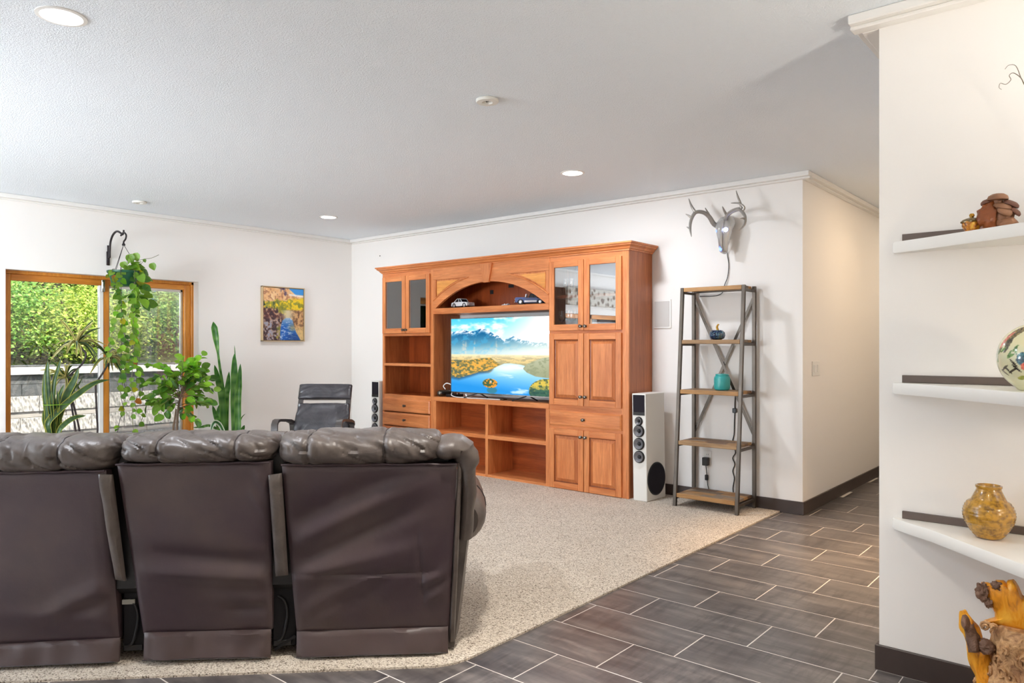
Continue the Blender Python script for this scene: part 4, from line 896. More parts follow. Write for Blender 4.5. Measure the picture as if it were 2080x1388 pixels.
# blue glass pumpkin
M['pglass'] = plain('pumpkin_glass', (22, 62, 112), .08, .25, .8); t = NT('pumpkin_swirl'); p = t.principled(None, .08, .35, .8); v = t.coord(); a = t.noise(v, 34, 4, .6, 2.0)
t.l(t.ramp(a, [(.38, L((6, 14, 34))), (.48, L((18, 54, 112))), (.57, L((20, 78, 100))), (.68, L((130, 180, 170)))]), p.inputs['Base Color']); p.inputs['Coat Weight'].default_value = 1; M['swirl'] = t.m
M['gold'] = plain('amber_glass', (186, 138, 46), .12, .55)
pk = thing('glass_pumpkin', 'small swirled blue glass pumpkin on the second shelf of the etagere', 'ornament', (-2.634, 5.765, 1.405))
q = MB(); px_, py_, pz_ = -2.634, 5.765, 1.405
q.lathe([(.0, .004), (.032, .0), (.056, .012), (.066, .036), (.062, .062), (.042, .080), (.014, .080), (0, .076)], 48, at=(px_, py_, pz_), disp=lambda a, z, r_: -.006 * abs(cos(a * 5)) ** 3 * (r_ / .06)); obj('body', q, M['swirl'], pk)
q = MB(); q.tube([(px_, py_, pz_ + .072), (px_ + .004, py_, pz_ + .085), (px_ - .002, py_, pz_ + .105), (px_ + .008, py_, pz_ + .128), (px_ + .018, py_ - .002, pz_ + .124)], [.012, .010, .009, .006, .003], 10, sub=4); obj('stem', q, M['gold'], pk)
# teal jar
M['teal'] = plain('teal_glaze', (48, 156, 154), .18, 0, .6, bump=(120, .5, .004))
jr = thing('teal_jar', 'turquoise textured ceramic jar with lid on the middle etagere shelf', 'jar', (-2.594, 5.77, .985))
q = MB(); q.lathe([(.0, 0), (.052, 0), (.062, .008), (.066, .030), (.066, .095), (.062, .112), (.054, .120), (.050, .122), (.046, .119), (0, .119)], 40, at=(-2.594, 5.77, .985), disp=lambda a, z, r_: .0012 * sin(a * 20) * sin(z * 330) if r_ > .06 else 0); obj('body', q, M['teal'], jr)
q = MB(); q.lathe([(0, .119), (.050, .119), (.054, .124), (.052, .134), (.030, .138), (0, .139)], 32, at=(-2.594, 5.77, .985)); obj('lid', q, M['teal'], jr)
# ---- metallic stag skull
M['silver'] = plain('silver_paint', (200, 199, 197), .25, .6, vary=.12, bump=(40, .15)); M['antler'] = plain('antler_paint', (158, 154, 148), .34, .45, vary=.2, bump=(70, .2)); M['led'] = emit('blue_led', (60, 80, 255), 9.0); M['ledw'] = emit('eye_led', (170, 190, 255), 14.0)
sk = thing('stag_skull', 'silver deer skull with wide antlers and blue lit eyes mounted on wall', 'wall decoration', (-2.60, 5.90, 2.30))
def skull(u, v):
    a = 2 * pi * v; ks = [0, .12, .28, .42, .55, .75, .92, 1.0]
    z = np.interp(u, ks, [2.455, 2.445, 2.40, 2.345, 2.28, 2.20, 2.145, 2.130]); y = np.interp(u, ks, [5.90, 5.885, 5.865, 5.84, 5.83, 5.825, 5.83, 5.845])
    rx = np.interp(u, ks, [.010, .056, .080, .084, .058, .042, .034, .012]); ry = np.interp(u, ks, [.008, .04, .062, .060, .046, .034, .026, .010])
    m = 1 + .05 * nz(cos(a) * 3, sin(a) * 3, z * 30) - .22 * math.exp(-((z - 2.335) / .022) ** 2) * (abs(cos(a)) ** 6)
    return (-2.603 + .03 * (2.4 - z) * -.3 + rx * m * cos(a), y + ry * m * sin(a), z)
q = MB(); q.grid(skull, 34, 24, cv=True); obj('skull', q, M['silver'], sk)
q = MB(); q.tube([(-2.603, 5.795, 2.40), (-2.605, 5.772, 2.31), (-2.607, 5.775, 2.22), (-2.607, 5.795, 2.15)], [.018, .014, .012, .006], 8, sub=3); q.tube([(-2.64, 5.80, 2.33), (-2.635, 5.80, 2.25), (-2.62, 5.80, 2.17)], .008, 6, sub=2); obj('nose_bone', q, M['silver'], sk)
q = MB(); q.sphere((-2.572, 5.790, 2.325), (.020, .014, .018), 12, 8); obj('eye_light', q, M['ledw'], sk)
q = MB(); q.sphere((-2.652, 5.805, 2.325), (.014, .010, .014), 12, 8); obj('eye_light', q, M['led'], sk)
q = MB(); q.sphere((-2.614, 5.787, 2.170), (.013, .010, .022), 12, 8); obj('nose_light', q, M['led'], sk)
ANT = {'L': [([(-2.640, 5.865, 2.36), (-2.695, 5.84, 2.389), (-2.721, 5.8, 2.45), (-2.758, 5.76, 2.486), (-2.807, 5.72, 2.486), (-2.817, 5.66, 2.421), (-2.798, 5.6, 2.339), (-2.767, 5.56, 2.259)], [.022, .021, .019, .017, .016, .014, .011, .003]),
 ([(-2.805, 5.72, 2.480), (-2.847, 5.72, 2.549), (-2.88, 5.74, 2.615)], [.014, .010, .003]), ([(-2.815, 5.67, 2.43), (-2.834, 5.66, 2.45), (-2.868, 5.66, 2.471)], [.012, .009, .003]), ([(-2.798, 5.6, 2.336), (-2.81, 5.6, 2.34), (-2.829, 5.6, 2.35)], [.010, .008, .003]), ([(-2.712, 5.81, 2.43), (-2.723, 5.78, 2.479), (-2.73, 5.74, 2.519)], [.013, .009, .003])],
 'R': [([(-2.61, 5.87, 2.355), (-2.595, 5.84, 2.389), (-2.564, 5.8, 2.437), (-2.505, 5.76, 2.463), (-2.416, 5.7, 2.464), (-2.366, 5.66, 2.421), (-2.331, 5.62, 2.372), (-2.314, 5.56, 2.308), (-2.34, 5.52, 2.262)], [.022, .021, .019, .017, .016, .014, .012, .009, .003]),
 ([(-2.564, 5.8, 2.44), (-2.575, 5.77, 2.481), (-2.573, 5.73, 2.509)], [.013, .009, .003]), ([(-2.387, 5.68, 2.441), (-2.362, 5.67, 2.466), (-2.399, 5.66, 2.503), (-2.459, 5.64, 2.509)], [.013, .011, .008, .003]), ([(-2.39, 5.69, 2.460), (-2.4, 5.68, 2.513), (-2.418, 5.68, 2.56), (-2.442, 5.7, 2.617)], [.012, .010, .008, .003]), ([(-2.327, 5.61, 2.36), (-2.335, 5.58, 2.365), (-2.347, 5.56, 2.362)], [.010, .007, .003])]}
for k, br_ in ANT.items():
    q = MB()
    for P, R in br_: q.tube(P, R, 9, sub=4)
    obj('antler', q, M['antler'], sk)
q = MB(); q.tube([(-2.604, 5.87, 2.298), (-2.61, 5.91, 2.219), (-2.623, 5.94, 2.14), (-2.611, 5.94, 2.054), (-2.619, 5.94, 1.948), (-2.646, 5.935, 1.875), (-2.66, 5.935, 1.816), (-2.722, 5.935, 1.787), (-2.875, 5.938, 1.787)], .0035, 6, sub=4); obj('power_cord', q, M['black'], sk)
cord = thing('switch_cord', 'black cord with small inline switch hanging behind the etagere', 'cord', (-2.56, 5.94, .95))
q = MB(); pts = [(-2.548, 5.940, .97), (-2.555, 5.94, .88), (-2.556, 5.94, .80), (-2.560, 5.94, .70), (-2.563, 5.94, .60), (-2.575, 5.94, .55), (-2.570, 5.94, .51), (-2.550, 5.94, .45), (-2.575, 5.94, .40), (-2.556, 5.94, .35), (-2.574, 5.94, .29), (-2.560, 5.94, .23), (-2.572, 5.94, .15), (-2.57, 5.94, .11)]; q.tube(pts, .0042, 6, sub=4); obj('wire', q, M['black'], cord)
q = MB(); q.box(-2.575, -2.540, 5.928, 5.946, .785, .825, .004); obj('switch', q, M['black'], cord)
# wall fittings on the back wall and hall wall
ou = thing('wall_outlet', 'white duplex wall outlet low behind the etagere', 'outlet', (-2.80, 5.948, .38))
q = MB(); q.box(-2.84, -2.768, 5.944, 5.9495, .325, .440, .002); obj('plate', q, M['white'], ou)
q = MB(); q.box(-2.82, -2.788, 5.942, 5.9455, .390, .424, .002); obj('receptacle', q, M['white'], ou)
q = MB()
for dx in (-.007, .007): q.box(-2.804 + dx - .0012, -2.804 + dx + .0012, 5.941, 5.9425, .404, .414)
obj('slot', q, M['black'], ou)
ad = thing('power_adapter', 'black plug in power adapter with hanging lead below the etagere outlet', 'adapter', (-2.805, 5.92, .35))
q = MB(); q.box(-2.835, -2.785, 5.895, 5.941, .315, .385, .004); obj('brick', q, M['black'], ad)
q = MB(); q.tube([(-2.81, 5.92, .316), (-2.808, 5.93, .26), (-2.806, 5.937, .20), (-2.80, 5.938, .14), (-2.78, 5.93, .09)], .0035, 6, sub=3); q.box(-2.822, -2.796, 5.922, 5.943, .185, .232, .003); obj('lead', q, M['black'], ad)
sp = thing('wall_speaker', 'flush white square wall speaker grille right of the wall unit', 'speaker', (-3.25, 5.948, 1.64))
q = MB(); q.box(-3.338, -3.155, 5.940, 5.9495, 1.512, 1.776, .003); obj('bezel', q, M['white'], sp)
M['mesh_grey'] = plain('grille_cloth', (206, 204, 200), .8, bump=(300, .3, .002)); q = MB(); q.box(-3.322, -3.171, 5.9375, 5.941, 1.528, 1.760, .001); obj('grille', q, M['mesh_grey'], sp)
sw = thing('light_switch', 'white double rocker light switch plate on the hallway wall', 'switch', (-1.993, 6.26, 1.166))
q = MB(); q.box(-1.9945, -1.988, 6.168, 6.354, 1.107, 1.227, .002); obj('plate', q, M['white'], sw)
for y in (6.215, 6.305):
    q = MB(); q.box(-1.989, -1.984, y - .018, y + .018, 1.135, 1.199, .002); obj('rocker', q, M['white'], sw)
q = MB(); q.lathe([(.007, -.001), (.007, .003), (.004, .006), (0, .007)], 10, M=Matrix.Rotation(radians(90), 3, 'X'), at=(-7.231, 5.949, 2.492)); solo('wall_screw', q, M['black'], 'tiny black screw in the wall above left end of the wall unit', 'screw', loc=(-7.231, 5.949, 2.492))
ol = thing('wall_outlet', 'white wall outlet low on the left wall beside lounge chair', 'outlet', (-7.808, 4.84, .36))
q = MB(); q.box(-7.8095, -7.804, 4.80, 4.88, .30, .42, .002); obj('plate', q, M['white'], ol)
q = MB(); q.box(-7.805, -7.802, 4.822, 4.858, .315, .352, .002); q.box(-7.805, -7.802, 4.822, 4.858, .368, .405, .002); obj('receptacle', q, M['white'], ol)
# ---- painting on the left wall
pt = thing('framed_painting', 'small canvas of a canyon river in thin gold floater frame', 'painting', (-7.79, 4.92, 1.73))
PY0, PY1, PZ0, PZ1 = 4.632, 5.206, 1.408, 2.062; M['goldframe'] = plain('champagne_frame', (206, 182, 142), .35, .35)
q = MB()
for a in ((PY0, PY0 + .010, PZ0, PZ1), (PY1 - .010, PY1, PZ0, PZ1), (PY0, PY1, PZ0, PZ0 + .010), (PY0, PY1, PZ1 - .010, PZ1)): q.box(-7.8095, -7.765, *a, .001)
obj('frame', q, M['goldframe'], pt); q = MB(); q.box(-7.806, -7.775, PY0 + .010, PY1 - .010, PZ0 + .010, PZ1 - .010); obj('backing', q, M['black'], pt)
def canyon(u, v):
    a = fbm(u, v * 1.2, 15, 1); b_ = fbm(u, v, 24, 2, 4); c_ = fbm(u, v, 9, 4)
    img = lerp(c255(226, 170, 116), c255(246, 214, 164), a * 1.6 - .3); img = over(img, c255(170, 112, 84), sstep(.56, .66, b_) * .8); img = over(img, c255(84, 66, 96), sstep(.48, .62, a) * np.exp(-((u - .50) / .10) ** 2) * sstep(.17, .12, v))
    img = over(img, c255(60, 150, 226), sstep(0, .02, .125 - v + .0) * sstep(-.01, .02, (u - .62) - v * 1.5)); img = over(img, c255(244, 244, 240), sstep(.6, .66, u) * np.exp(-((v - .115 - .06 * (u - .6)) / .018) ** 2) * .9)
    f = lerp(c255(150, 150, 60), c255(240, 206, 40), sstep(.36, .60, b_ + .20 * (u - .4))); f = over(f, c255(50, 72, 60), sstep(.50, .40, a) * sstep(.5, .1, u)); f = over(f, c255(96, 110, 50), sstep(.56, .64, c_) * .6)
    img = over(img, f, sstep(.14 + .10 * (1 - u), .20 + .09 * (1 - u), v + .10 * (c_ - .5)))
    rk = lerp(c255(60, 44, 52), c255(190, 150, 120), sstep(.38, .62, b_)); rk = over(rk, c255(96, 52, 50), sstep(.45, .6, a) * np.exp(-((v - .5) / .09) ** 2)); rk = over(rk, c255(150, 152, 168), sstep(.54, .62, b_) * sstep(.55, .7, v) * sstep(.42, .3, u)); rk = over(rk, c255(150, 140, 70), sstep(.54, .62, a) * sstep(.75, .9, v) * sstep(.18, .3, u))
    img = over(img, rk, sstep(.36, .42, v + .08 * (a - .5)) * sstep(.52, .40, u + .5 * (c_ - .5)))
    rr = lerp(c255(206, 160, 110), c255(120, 84, 60), sstep(.45, .62, b_)); rr = over(rr, c255(226, 196, 132), sstep(.66, .85, v) * .8); img = over(img, rr, sstep(.37, .43, v + .1 * (a - .5)) * sstep(.52, .66, u))
    img = over(img, c255(214, 200, 164), sstep(.40, .44, v) * np.exp(-((u - .60) / .13) ** 2) * sstep(.64, .54, v))
    wl_ = np.interp(v, [.56, .62, .72, .85, 1.0], [.56, .46, .42, .40, .40]); wr = np.interp(v, [.56, .62, .72, .85, 1.0], [.66, .73, .76, .82, .93])
    wt = lerp(c255(150, 178, 206), c255(20, 92, 178), (v - .57) / .18); wt = over(wt, c255(206, 222, 236), sstep(.58, .66, fbm(u * .6, v * 2.5, 26, 7)) * .8); wt = over(wt, c255(150, 146, 110), np.exp(-((u - .72) / .09) ** 2 - ((v - .76) / .07) ** 2) * .9); wt = over(wt, c255(14, 60, 120), sstep(.84, .92, v) * sstep(.5, .7, u) * .6)
    img = over(img, wt, sstep(-.01, .02, u - wl_) * sstep(-.01, .02, wr - u) * sstep(.555, .58, v)); return img
M['canvas'] = attr_mat('canvas_paint', .5); flat_picture('canvas', M['canvas'], pt, canyon, PY0 + .016, PY1 - .016, PZ0 + .016, PZ1 - .016, -7.772, 110, 126, axis='x')

# ================================================================ display shelves on the right wall
M['shelfw'] = plain('shelf_white', (238, 236, 231), .4); M['slatestrip'] = plain('slate_strip', (98, 86, 80), .45, vary=.12)
FY = 3.326
for i, (zt, lb) in enumerate(((1.782, 'white angled wall shelf, topmost of three, holding the brown fungus ornament'), (1.204, 'white angled wall shelf, middle of three, holding the painted globe vase'), (.647, 'white angled wall shelf, lowest of three, holding the ochre vase'))):
    s_ = thing('wall_shelf', lb, 'shelf', (-.4, FY - .05, zt), 0, 'angled shelves on the right wall')
    if i == 0: edge = [(-.748, 3.318), (-.742, 3.300), (-.60, 3.232), (-.45, 3.150), (-.30, 3.065), (-.15, 2.985), (.0, 2.93), (.10, 2.93)]
    else: edge = [(-.748, 3.318), (-.742, 3.298), (-.66, 3.232), (-.586, 3.180), (-.452, 3.050), (-.351, 2.952), (-.26, 2.866), (-.12, 2.75), (.02, 2.66), (.10, 2.66)]
    poly = [(.10, FY)] + [(-.748, FY)] + edge
    q = MB(); n = len(poly); th = .046; c = .005
    V = []; cen = (-.1, 3.2)
    for z_, k in ((zt - th, .992), (zt - th + c, 1.0), (zt - c, 1.0), (zt, .992)): V += [(cen[0] + (x - cen[0]) * k, min(FY, cen[1] + (y - cen[1]) * k), z_) for x, y in poly]
    F = [tuple(range(n))[::-1], tuple(range(3 * n, 4 * n))]
    for r_ in range(3): F += [(r_ * n + k, r_ * n + (k + 1) % n, (r_ + 1) * n + (k + 1) % n, (r_ + 1) * n + k) for k in range(n)]
    q.add(V, F, True); obj('board', q, M['shelfw'], s_, ang=30)
    q = MB(); q.box(-.712, .10, FY - .012, FY - .0005, zt + .0005, zt + .031, .001); obj('back_strip', q, M['slatestrip'], s_)
# ochre pot
M['ochre'] = NT('ochre_glaze'); t = M['ochre']; p = t.principled(None, .22, 0, .6); v = t.coord(); a = t.noise(v, 60, 4); t.l(t.ramp(a, [(.3, L((116, 82, 14))), (.6, L((192, 142, 38)))]), p.inputs['Base Color']); t.l(t.bump(a, .3, .003), p.inputs['Normal']); p.inputs['Coat Weight'].default_value = .6; M['ochre'] = t.m
VX, VY, VZ = -.396, 3.185, .647
def beads(a, z, r_):
    if z < .012 or z > .135: return 0
    row = int(z / .0105); return .0022 * abs(sin(a * 22 + (row % 2) * pi / 2)) * abs(sin(pi * z / .0105)) - .0006
prof = [(0, .001), (.034, 0), (.042, .004)] + [(float(np.interp(z, [.004, .03, .06, .085, .105, .125, .137], [.044, .062, .078, .084, .082, .074, .064])), z) for z in np.linspace(.006, .137, 52)] + [(.058, .140), (.053, .150), (.046, .165), (.041, .176), (.0395, .182), (.043, .188), (.0425, .194), (.038, .195), (.034, .190), (.034, .180), (.03, .17), (0, .165)]
q = MB(); q.lathe(prof, 88, at=(VX, VY, VZ), disp=beads); ov = solo('ochre_vase', q, M['ochre'], 'mustard yellow beaded pottery vase with narrow neck on lowest white shelf', 'vase', loc=(VX, VY, VZ))
# painted globe vase
GX, GY, GR, GZ = -.236, 3.02, .118, 1.204
prof = [(0, .003), (.05, 0), (.058, .004)] + [(GR * sin(th), .112 - GR * cos(th)) for th in np.linspace(.62, 2.78, 130)] + [(.036, .224), (.035, .236), (.040, .240), (.030, .238), (.03, .22), (0, .21)]
q = MB(); q.lathe(prof, 200, at=(GX, GY, GZ)); gv = solo('globe_vase', q, attr_mat('globe_paint', .18, coat=.8), 'round cream vase painted with leaves and birds at right frame edge', 'vase', loc=(GX, GY, GZ))
P = np.array([v_.co for v_ in gv.data.vertices]); d = P - np.array([0, 0, .112]); d /= np.linalg.norm(d, axis=1)[:, None] + 1e-9
A_ = np.degrees(np.arctan2(d[:, 1], d[:, 0])); E_ = np.degrees(np.arcsin(np.clip(d[:, 2], -1, 1))); A_ = (A_ + 360) % 360
u_, v__ = A_ / 40, E_ / 40 + 3; n1 = fbm(u_, v__, 5, 3); n2 = fbm(u_, v__, 14, 9)
col = lerp(c255(226, 220, 176), c255(214, 216, 184), n1); col = over(col, c255(238, 226, 176), sstep(0, 40, E_) * .6)
def blot(a0, e0, ra, re, ang, c1, c2=None):
    global col
    da = (A_ - a0) * np.cos(np.radians(E_)); de = E_ - e0; cs, sn = cos(radians(ang)), sin(radians(ang)); x_ = da * cs + de * sn; y_ = -da * sn + de * cs
    m = sstep(1.08, .88, (x_ / ra) ** 2 + (y_ / re) ** 2 + .5 * (n2 - .5)); cc = np.asarray(c1) if c2 is None else lerp(c1, c2, sstep(.4, .6, n2)); col = over(col, cc, m)
for a0 in (222, 342, 102):
    blot(a0 + 6, 44, 26, 9, 60, c255(86, 72, 44), c255(150, 128, 76)); blot(a0 - 8, 30, 20, 4, 68, c255(206, 92, 74), c255(230, 150, 128)); blot(a0 + 4, 22, 15, 5, 74, c255(60, 60, 44), c255(110, 104, 84))
    for k in range(9): blot(a0 - 2 + rng.uniform(-20, 34), rng.uniform(-6, 26), 7, 2.2, rng.uniform(20, 100), c255(70, 110, 56), c255(120, 160, 90))
    for k in range(6): blot(a0 + rng.uniform(-14, 26), rng.uniform(-26, -6), 9, 1.8, rng.uniform(-60, 40), c255(46, 42, 34), c255(80, 74, 56))
    blot(a0 + 32, -2, 9, 11, 0, c255(36, 76, 96), c255(60, 130, 140)); blot(a0 + 36, -14, 7, 7, 0, c255(206, 74, 62), c255(226, 120, 96)); blot(a0 + 30, -34, 10, 4, 10, c255(140, 148, 52), c255(180, 180, 90)); blot(a0 - 22, 6, 5, 12, 0, c255(206, 208, 190)); blot(a0 + 50, 30, 9, 4, -40, c255(170, 172, 50), c255(210, 200, 80))
paint(gv, col)
# fungus ornament and amber bottle on the top shelf
M['burl'] = plain('burl_wood', (138, 74, 34), .3, 0, .5, vary=.35, bump=(45, .5, .006)); M['fungus'] = plain('carved_fungus', (140, 98, 70), .5, vary=.2, bump=(60, .3)); M['dkfungus'] = plain('dark_fungus', (104, 66, 50), .5, vary=.2)
SZ = 1.782
fg = thing('fungus_carving', 'carved brown fungus caps clustered on a burl block on top shelf', 'ornament', (-.372, 3.20, SZ))
def lump(c, r, amp, fr, seed): return lambda d_: amp * nz(d_.x * fr, d_.y * fr, d_.z * fr + seed) + amp * .5 * nz(d_.x * fr * 2.3, d_.y * fr * 2.3, d_.z * fr * 2.3 + seed)
q = MB(); q.sphere((-.398, 3.195, SZ + .050), (.040, .034, .054), 28, 20, lump(0, 0, .28, 2.2, 3)); obj('burl_block', q, M['burl'], fg)
q = MB(); q.sphere((-.352, 3.200, SZ + .040), (.032, .03, .044), 24, 16, lump(0, 0, .22, 2.0, 8)); q.sphere((-.340, 3.190, SZ + .020), (.034, .03, .022), 24, 14, lump(0, 0, .2, 2.0, 12)); q.lathe([(.022, .07), (.014, .09), (.016, .112)], 14, at=(-.368, 3.19, SZ)); q.lathe([(.02, .05), (.012, .07), (.012, .088)], 12, at=(-.335, 3.195, SZ)); obj('stem_mass', q, M['fungus'], fg)
for (x, y, z, r_, h_, tx, ty, mk) in ((-.368, 3.19, .112, .034, .020, .05, 0, 'fungus'), (-.405, 3.20, .104, .020, .012, -.3, 0, 'dkfungus'), (-.330, 3.195, .088, .028, .014, .5, 0, 'dkfungus'), (-.352, 3.18, .082, .030, .012, .35, .3, 'fungus'), (-.318, 3.195, .060, .024, .012, .8, 0, 'dkfungus'), (-.345, 3.17, .062, .026, .012, .6, .5, 'fungus')):
    q = MB(); q.lathe([(0, -.006), (r_ * .5, -.006), (r_ * .96, -.004), (r_, 0), (r_ * .9, h_ * .5), (r_ * .55, h_ * .9), (0, h_)], 22, at=(x, y, SZ + z), M=Matrix.Rotation(tx, 3, 'Y') @ Matrix.Rotation(ty, 3, 'X'), disp=lambda a, zz, rr: .08 * rr * nz(cos(a) * 2, sin(a) * 2, x * 40)); obj('cap', q, M[mk], fg)
t = NT('amber_bottle'); p = t.principled(L((226, 150, 20)), .1, .35, .8); p.inputs['Coat Weight'].default_value = 1; v = t.coord(); a = t.noise(v, 38, 4, .6, 1.2); t.l(t.ramp(a, [(.36, L((120, 64, 10))), (.5, L((222, 140, 14))), (.66, L((250, 200, 60)))]), p.inputs['Base Color']); M['amber'] = t.m
M['olive'] = plain('olive_glass', (96, 74, 24), .2, .3)
ab_ = thing('amber_ornament', 'small glossy amber glass gourd with gold stopper left of the fungus', 'ornament', (-.452, 3.205, SZ))
q = MB(); q.lathe([(0, .001), (.016, 0), (.026, .008), (.034, .024), (.034, .036), (.026, .046), (.010, .052), (0, .052)], 30, at=(-.452, 3.205, SZ), disp=lambda a, z, r_: -.003 * abs(cos(a * 4)) ** 2 * (r_ / .034)); obj('body', q, M['amber'], ab_)
q = MB(); q.lathe([(.034, .036), (.0345, .040), (.027, .048), (.010, .055), (0, .055)], 30, at=(-.452, 3.205, SZ), disp=lambda a, z, r_: .004 * sin(a * 4) * (r_ / .034)); obj('cap_leaf', q, M['olive'], ab_)
q = MB(); q.lathe([(.006, .052), (.006, .058), (.009, .060), (.009, .066), (.006, .070), (0, .071)], 14, at=(-.452, 3.205, SZ)); obj('stopper', q, M['gold'], ab_)
# curly twig
M['twig'] = plain('dry_twig', (120, 110, 96), .8)
q = MB()
q.tube([(-.14, 3.21, SZ + .0005), (-.15, 3.205, 1.95), (-.19, 3.2, 2.12), (-.24, 3.2, 2.23), (-.285, 3.2, 2.29), (-.300, 3.2, 2.325), (-.322, 3.2, 2.348), (-.335, 3.2, 2.342), (-.330, 3.2, 2.325), (-.345, 3.2, 2.312), (-.362, 3.2, 2.320), (-.366, 3.2, 2.305), (-.358, 3.2, 2.296)], [.004, .0035, .003, .0025, .002, .0016, .0014, .0012, .0012, .001, .001, .0009, .0008], 6, sub=4)
q.tube([(-.300, 3.2, 2.325), (-.315, 3.2, 2.372), (-.336, 3.2, 2.38), (-.348, 3.2, 2.368)], [.0015, .0012, .001, .0008], 5, sub=4); q.tube([(-.24, 3.2, 2.23), (-.25, 3.2, 2.33), (-.285, 3.2, 2.36), (-.275, 3.2, 2.40)], [.002, .0016, .0012, .0008], 5, sub=4)
solo('curly_twig', q, M['twig'], 'thin curly dry twig entering at upper right edge', 'twig', loc=(-.14, 3.21, SZ))
# carved driftwood root on the floor
t = NT('carved_root'); p = t.principled(None, .5, 0, .4); v = t.coord(); a = t.noise(v, 9, 5, .6, .6); b_ = t.noise(v, 40, 5, .65, 1.0)
c1 = t.ramp(a, [(.3, L((150, 108, 74))), (.55, L((204, 160, 112))), (.75, L((228, 192, 144)))]); c2 = t.ramp(b_, [(.35, (.50, .42, .38, 1)), (.55, (1, 1, 1, 1))]); t.l(t.mix(1, c1, c2, 'MULTIPLY'), p.inputs['Base Color']); t.l(t.bump(b_, .6, .012), p.inputs['Normal']); M['root'] = t.m
t = NT('polished_root'); p = t.principled(None, .25, 0, .5); v = t.coord((1, 1, .35)); a = t.noise(v, 26, 5, .6, .8); t.l(t.ramp(a, [(.30, L((150, 84, 14))), (.45, L((226, 148, 30))), (.7, L((244, 184, 66)))]), p.inputs['Base Color']); t.l(t.bump(a, .35, .006), p.inputs['Normal']); M['rootgold'] = t.m
M['rootdark'] = plain('dark_root', (112, 82, 64), .55, vary=.4, bump=(60, .9, .012))
dw = thing('driftwood_carving', 'carved driftwood root with pale twisted base and golden slab standing below shelves', 'sculpture', (-.27, 3.0, .0012))
def rootbody(u, v):
    a = 2 * pi * v; z = .0012 + .405 * u; r_ = np.interp(u, [0, .15, .4, .7, .9, 1], [.20, .19, .16, .13, .115, .10])
    g = r_ * (1 + .16 * nz(cos(a) * 1.6, sin(a) * 1.6, z * 6) + .14 * (abs(nz(cos(a) * 4 + z * 5, sin(a) * 4, z * 14)) - .2) + .08 * (abs(nz(cos(a) * 9, sin(a) * 9, z * 30 + a)) - .2))
    return (-.235 + g * cos(a) * 1.05, 3.0 + g * sin(a) * .8, z)
q = MB(); q.grid(rootbody, 110, 120, cv=True); q.f.append(tuple(range(120))); q.sm.append(False); q.mi.append(0); q.f.append(tuple(range(109 * 120, 110 * 120))); q.sm.append(False); q.mi.append(0); base = obj('carved_base', q, M['root'], dw)
def gnarl(P, R, seed, amp=.3, n=18, sub=6):
    q = MB(); q.tube(P, R, n, sub=sub); out = []
    for x, y, z in q.v: out.append((x + amp * .02 * nz(x * 40, y * 40, z * 22 + seed), y + amp * .02 * nz(x * 40 + 7, y * 40, z * 22 + seed), z + amp * .012 * nz(x * 40, y * 40 + 9, z * 40 + seed)))
    q.v = out; return q
q = gnarl([(-.365, 2.985, .13), (-.385, 2.98, .22), (-.405, 2.98, .30), (-.425, 2.98, .355), (-.440, 2.98, .400), (-.446, 2.98, .424)], [.034, .034, .031, .026, .020, .010], 2, .55); obj('root_branch', q, M['rootgold'], dw)
q = gnarl([(-.405, 2.96, .30), (-.42, 2.962, .345), (-.432, 2.964, .385), (-.442, 2.97, .41)], [.020, .020, .016, .008], 5, .8); obj('bark_strip', q, M['rootdark'], dw)
q = MB(); q.sphere((-.374, 2.955, .325), (.026, .024, .024), 28, 20, lump(0, 0, .32, 1.8, 4)); obj('knot', q, M['rootdark'], dw)
# scrolls and curls carved on the base
q = MB()
for k in range(46):
    z = rng.uniform(.05, .38); a = rng.uniform(pi * .85, pi * 2.05); 
    P0 = Vector(rootbody(z / .406, a / (2 * pi))); r_ = rng.uniform(.012, .030); tw = rng.uniform(0, 6.28); pts = []
    for s_ in range(14):
        th = s_ * .55; rr = r_ * (1 - s_ / 18); aa = a + (rr * cos(th + tw)) / .16; zz = min(.40, max(.01, z + rr * sin(th + tw))); b0 = Vector(rootbody(zz / .406, aa / (2 * pi))); o_ = Vector((b0.x + .235, b0.y - 3.0, 0)).normalized(); pts.append(b0 + o_ * .003)
    q.tube(pts, [.0075 * (1 - .5 * s_ / 14) for s_ in range(14)], 6)
obj('carved_curls', q, M['root'], dw)['kind'] = 'stuff'
sl = [(-.405, .400), (-.372, .418), (-.372, .44), (-.386, .46), (-.397, .472), (-.402, .50), (-.416, .515), (-.413, .531), (-.396, .534), (-.378, .528), (-.372, .547), (-.352, .552), (-.338, .540), (-.336, .556), (-.322, .561), (-.310, .545), (-.303, .515), (-.285, .502), (-.24, .51), (-.20, .54), (-.15, .53), (-.12, .46), (-.14, .395)]
sl = [(x + .02, z) for x, z in sl]
q = MB(); n = len(sl); cx_, cz_ = -.26, .46
V = []; lay = [(-.030, .72), (-.026, .90), (-.012, 1.0), (.012, 1.0), (.026, .90), (.030, .72)]
for dy, k in lay: V += [(cx_ + (x - cx_) * k + .004 * nz(x * 40, dy * 60, z * 40), 2.99 + dy + .012 * nz(x * 14, dy * 3, z * 14), cz_ + (z - cz_) * k) for x, z in sl]
F = [tuple(range(n))[::-1], tuple(range(5 * n, 6 * n))]
for r_ in range(5): F += [(r_ * n + k, r_ * n + (k + 1) % n, (r_ + 1) * n + (k + 1) % n, (r_ + 1) * n + k) for k in range(n)]
q.add(V, F, True); obj('polished_slab', q, M['rootgold'], dw, ang=60)
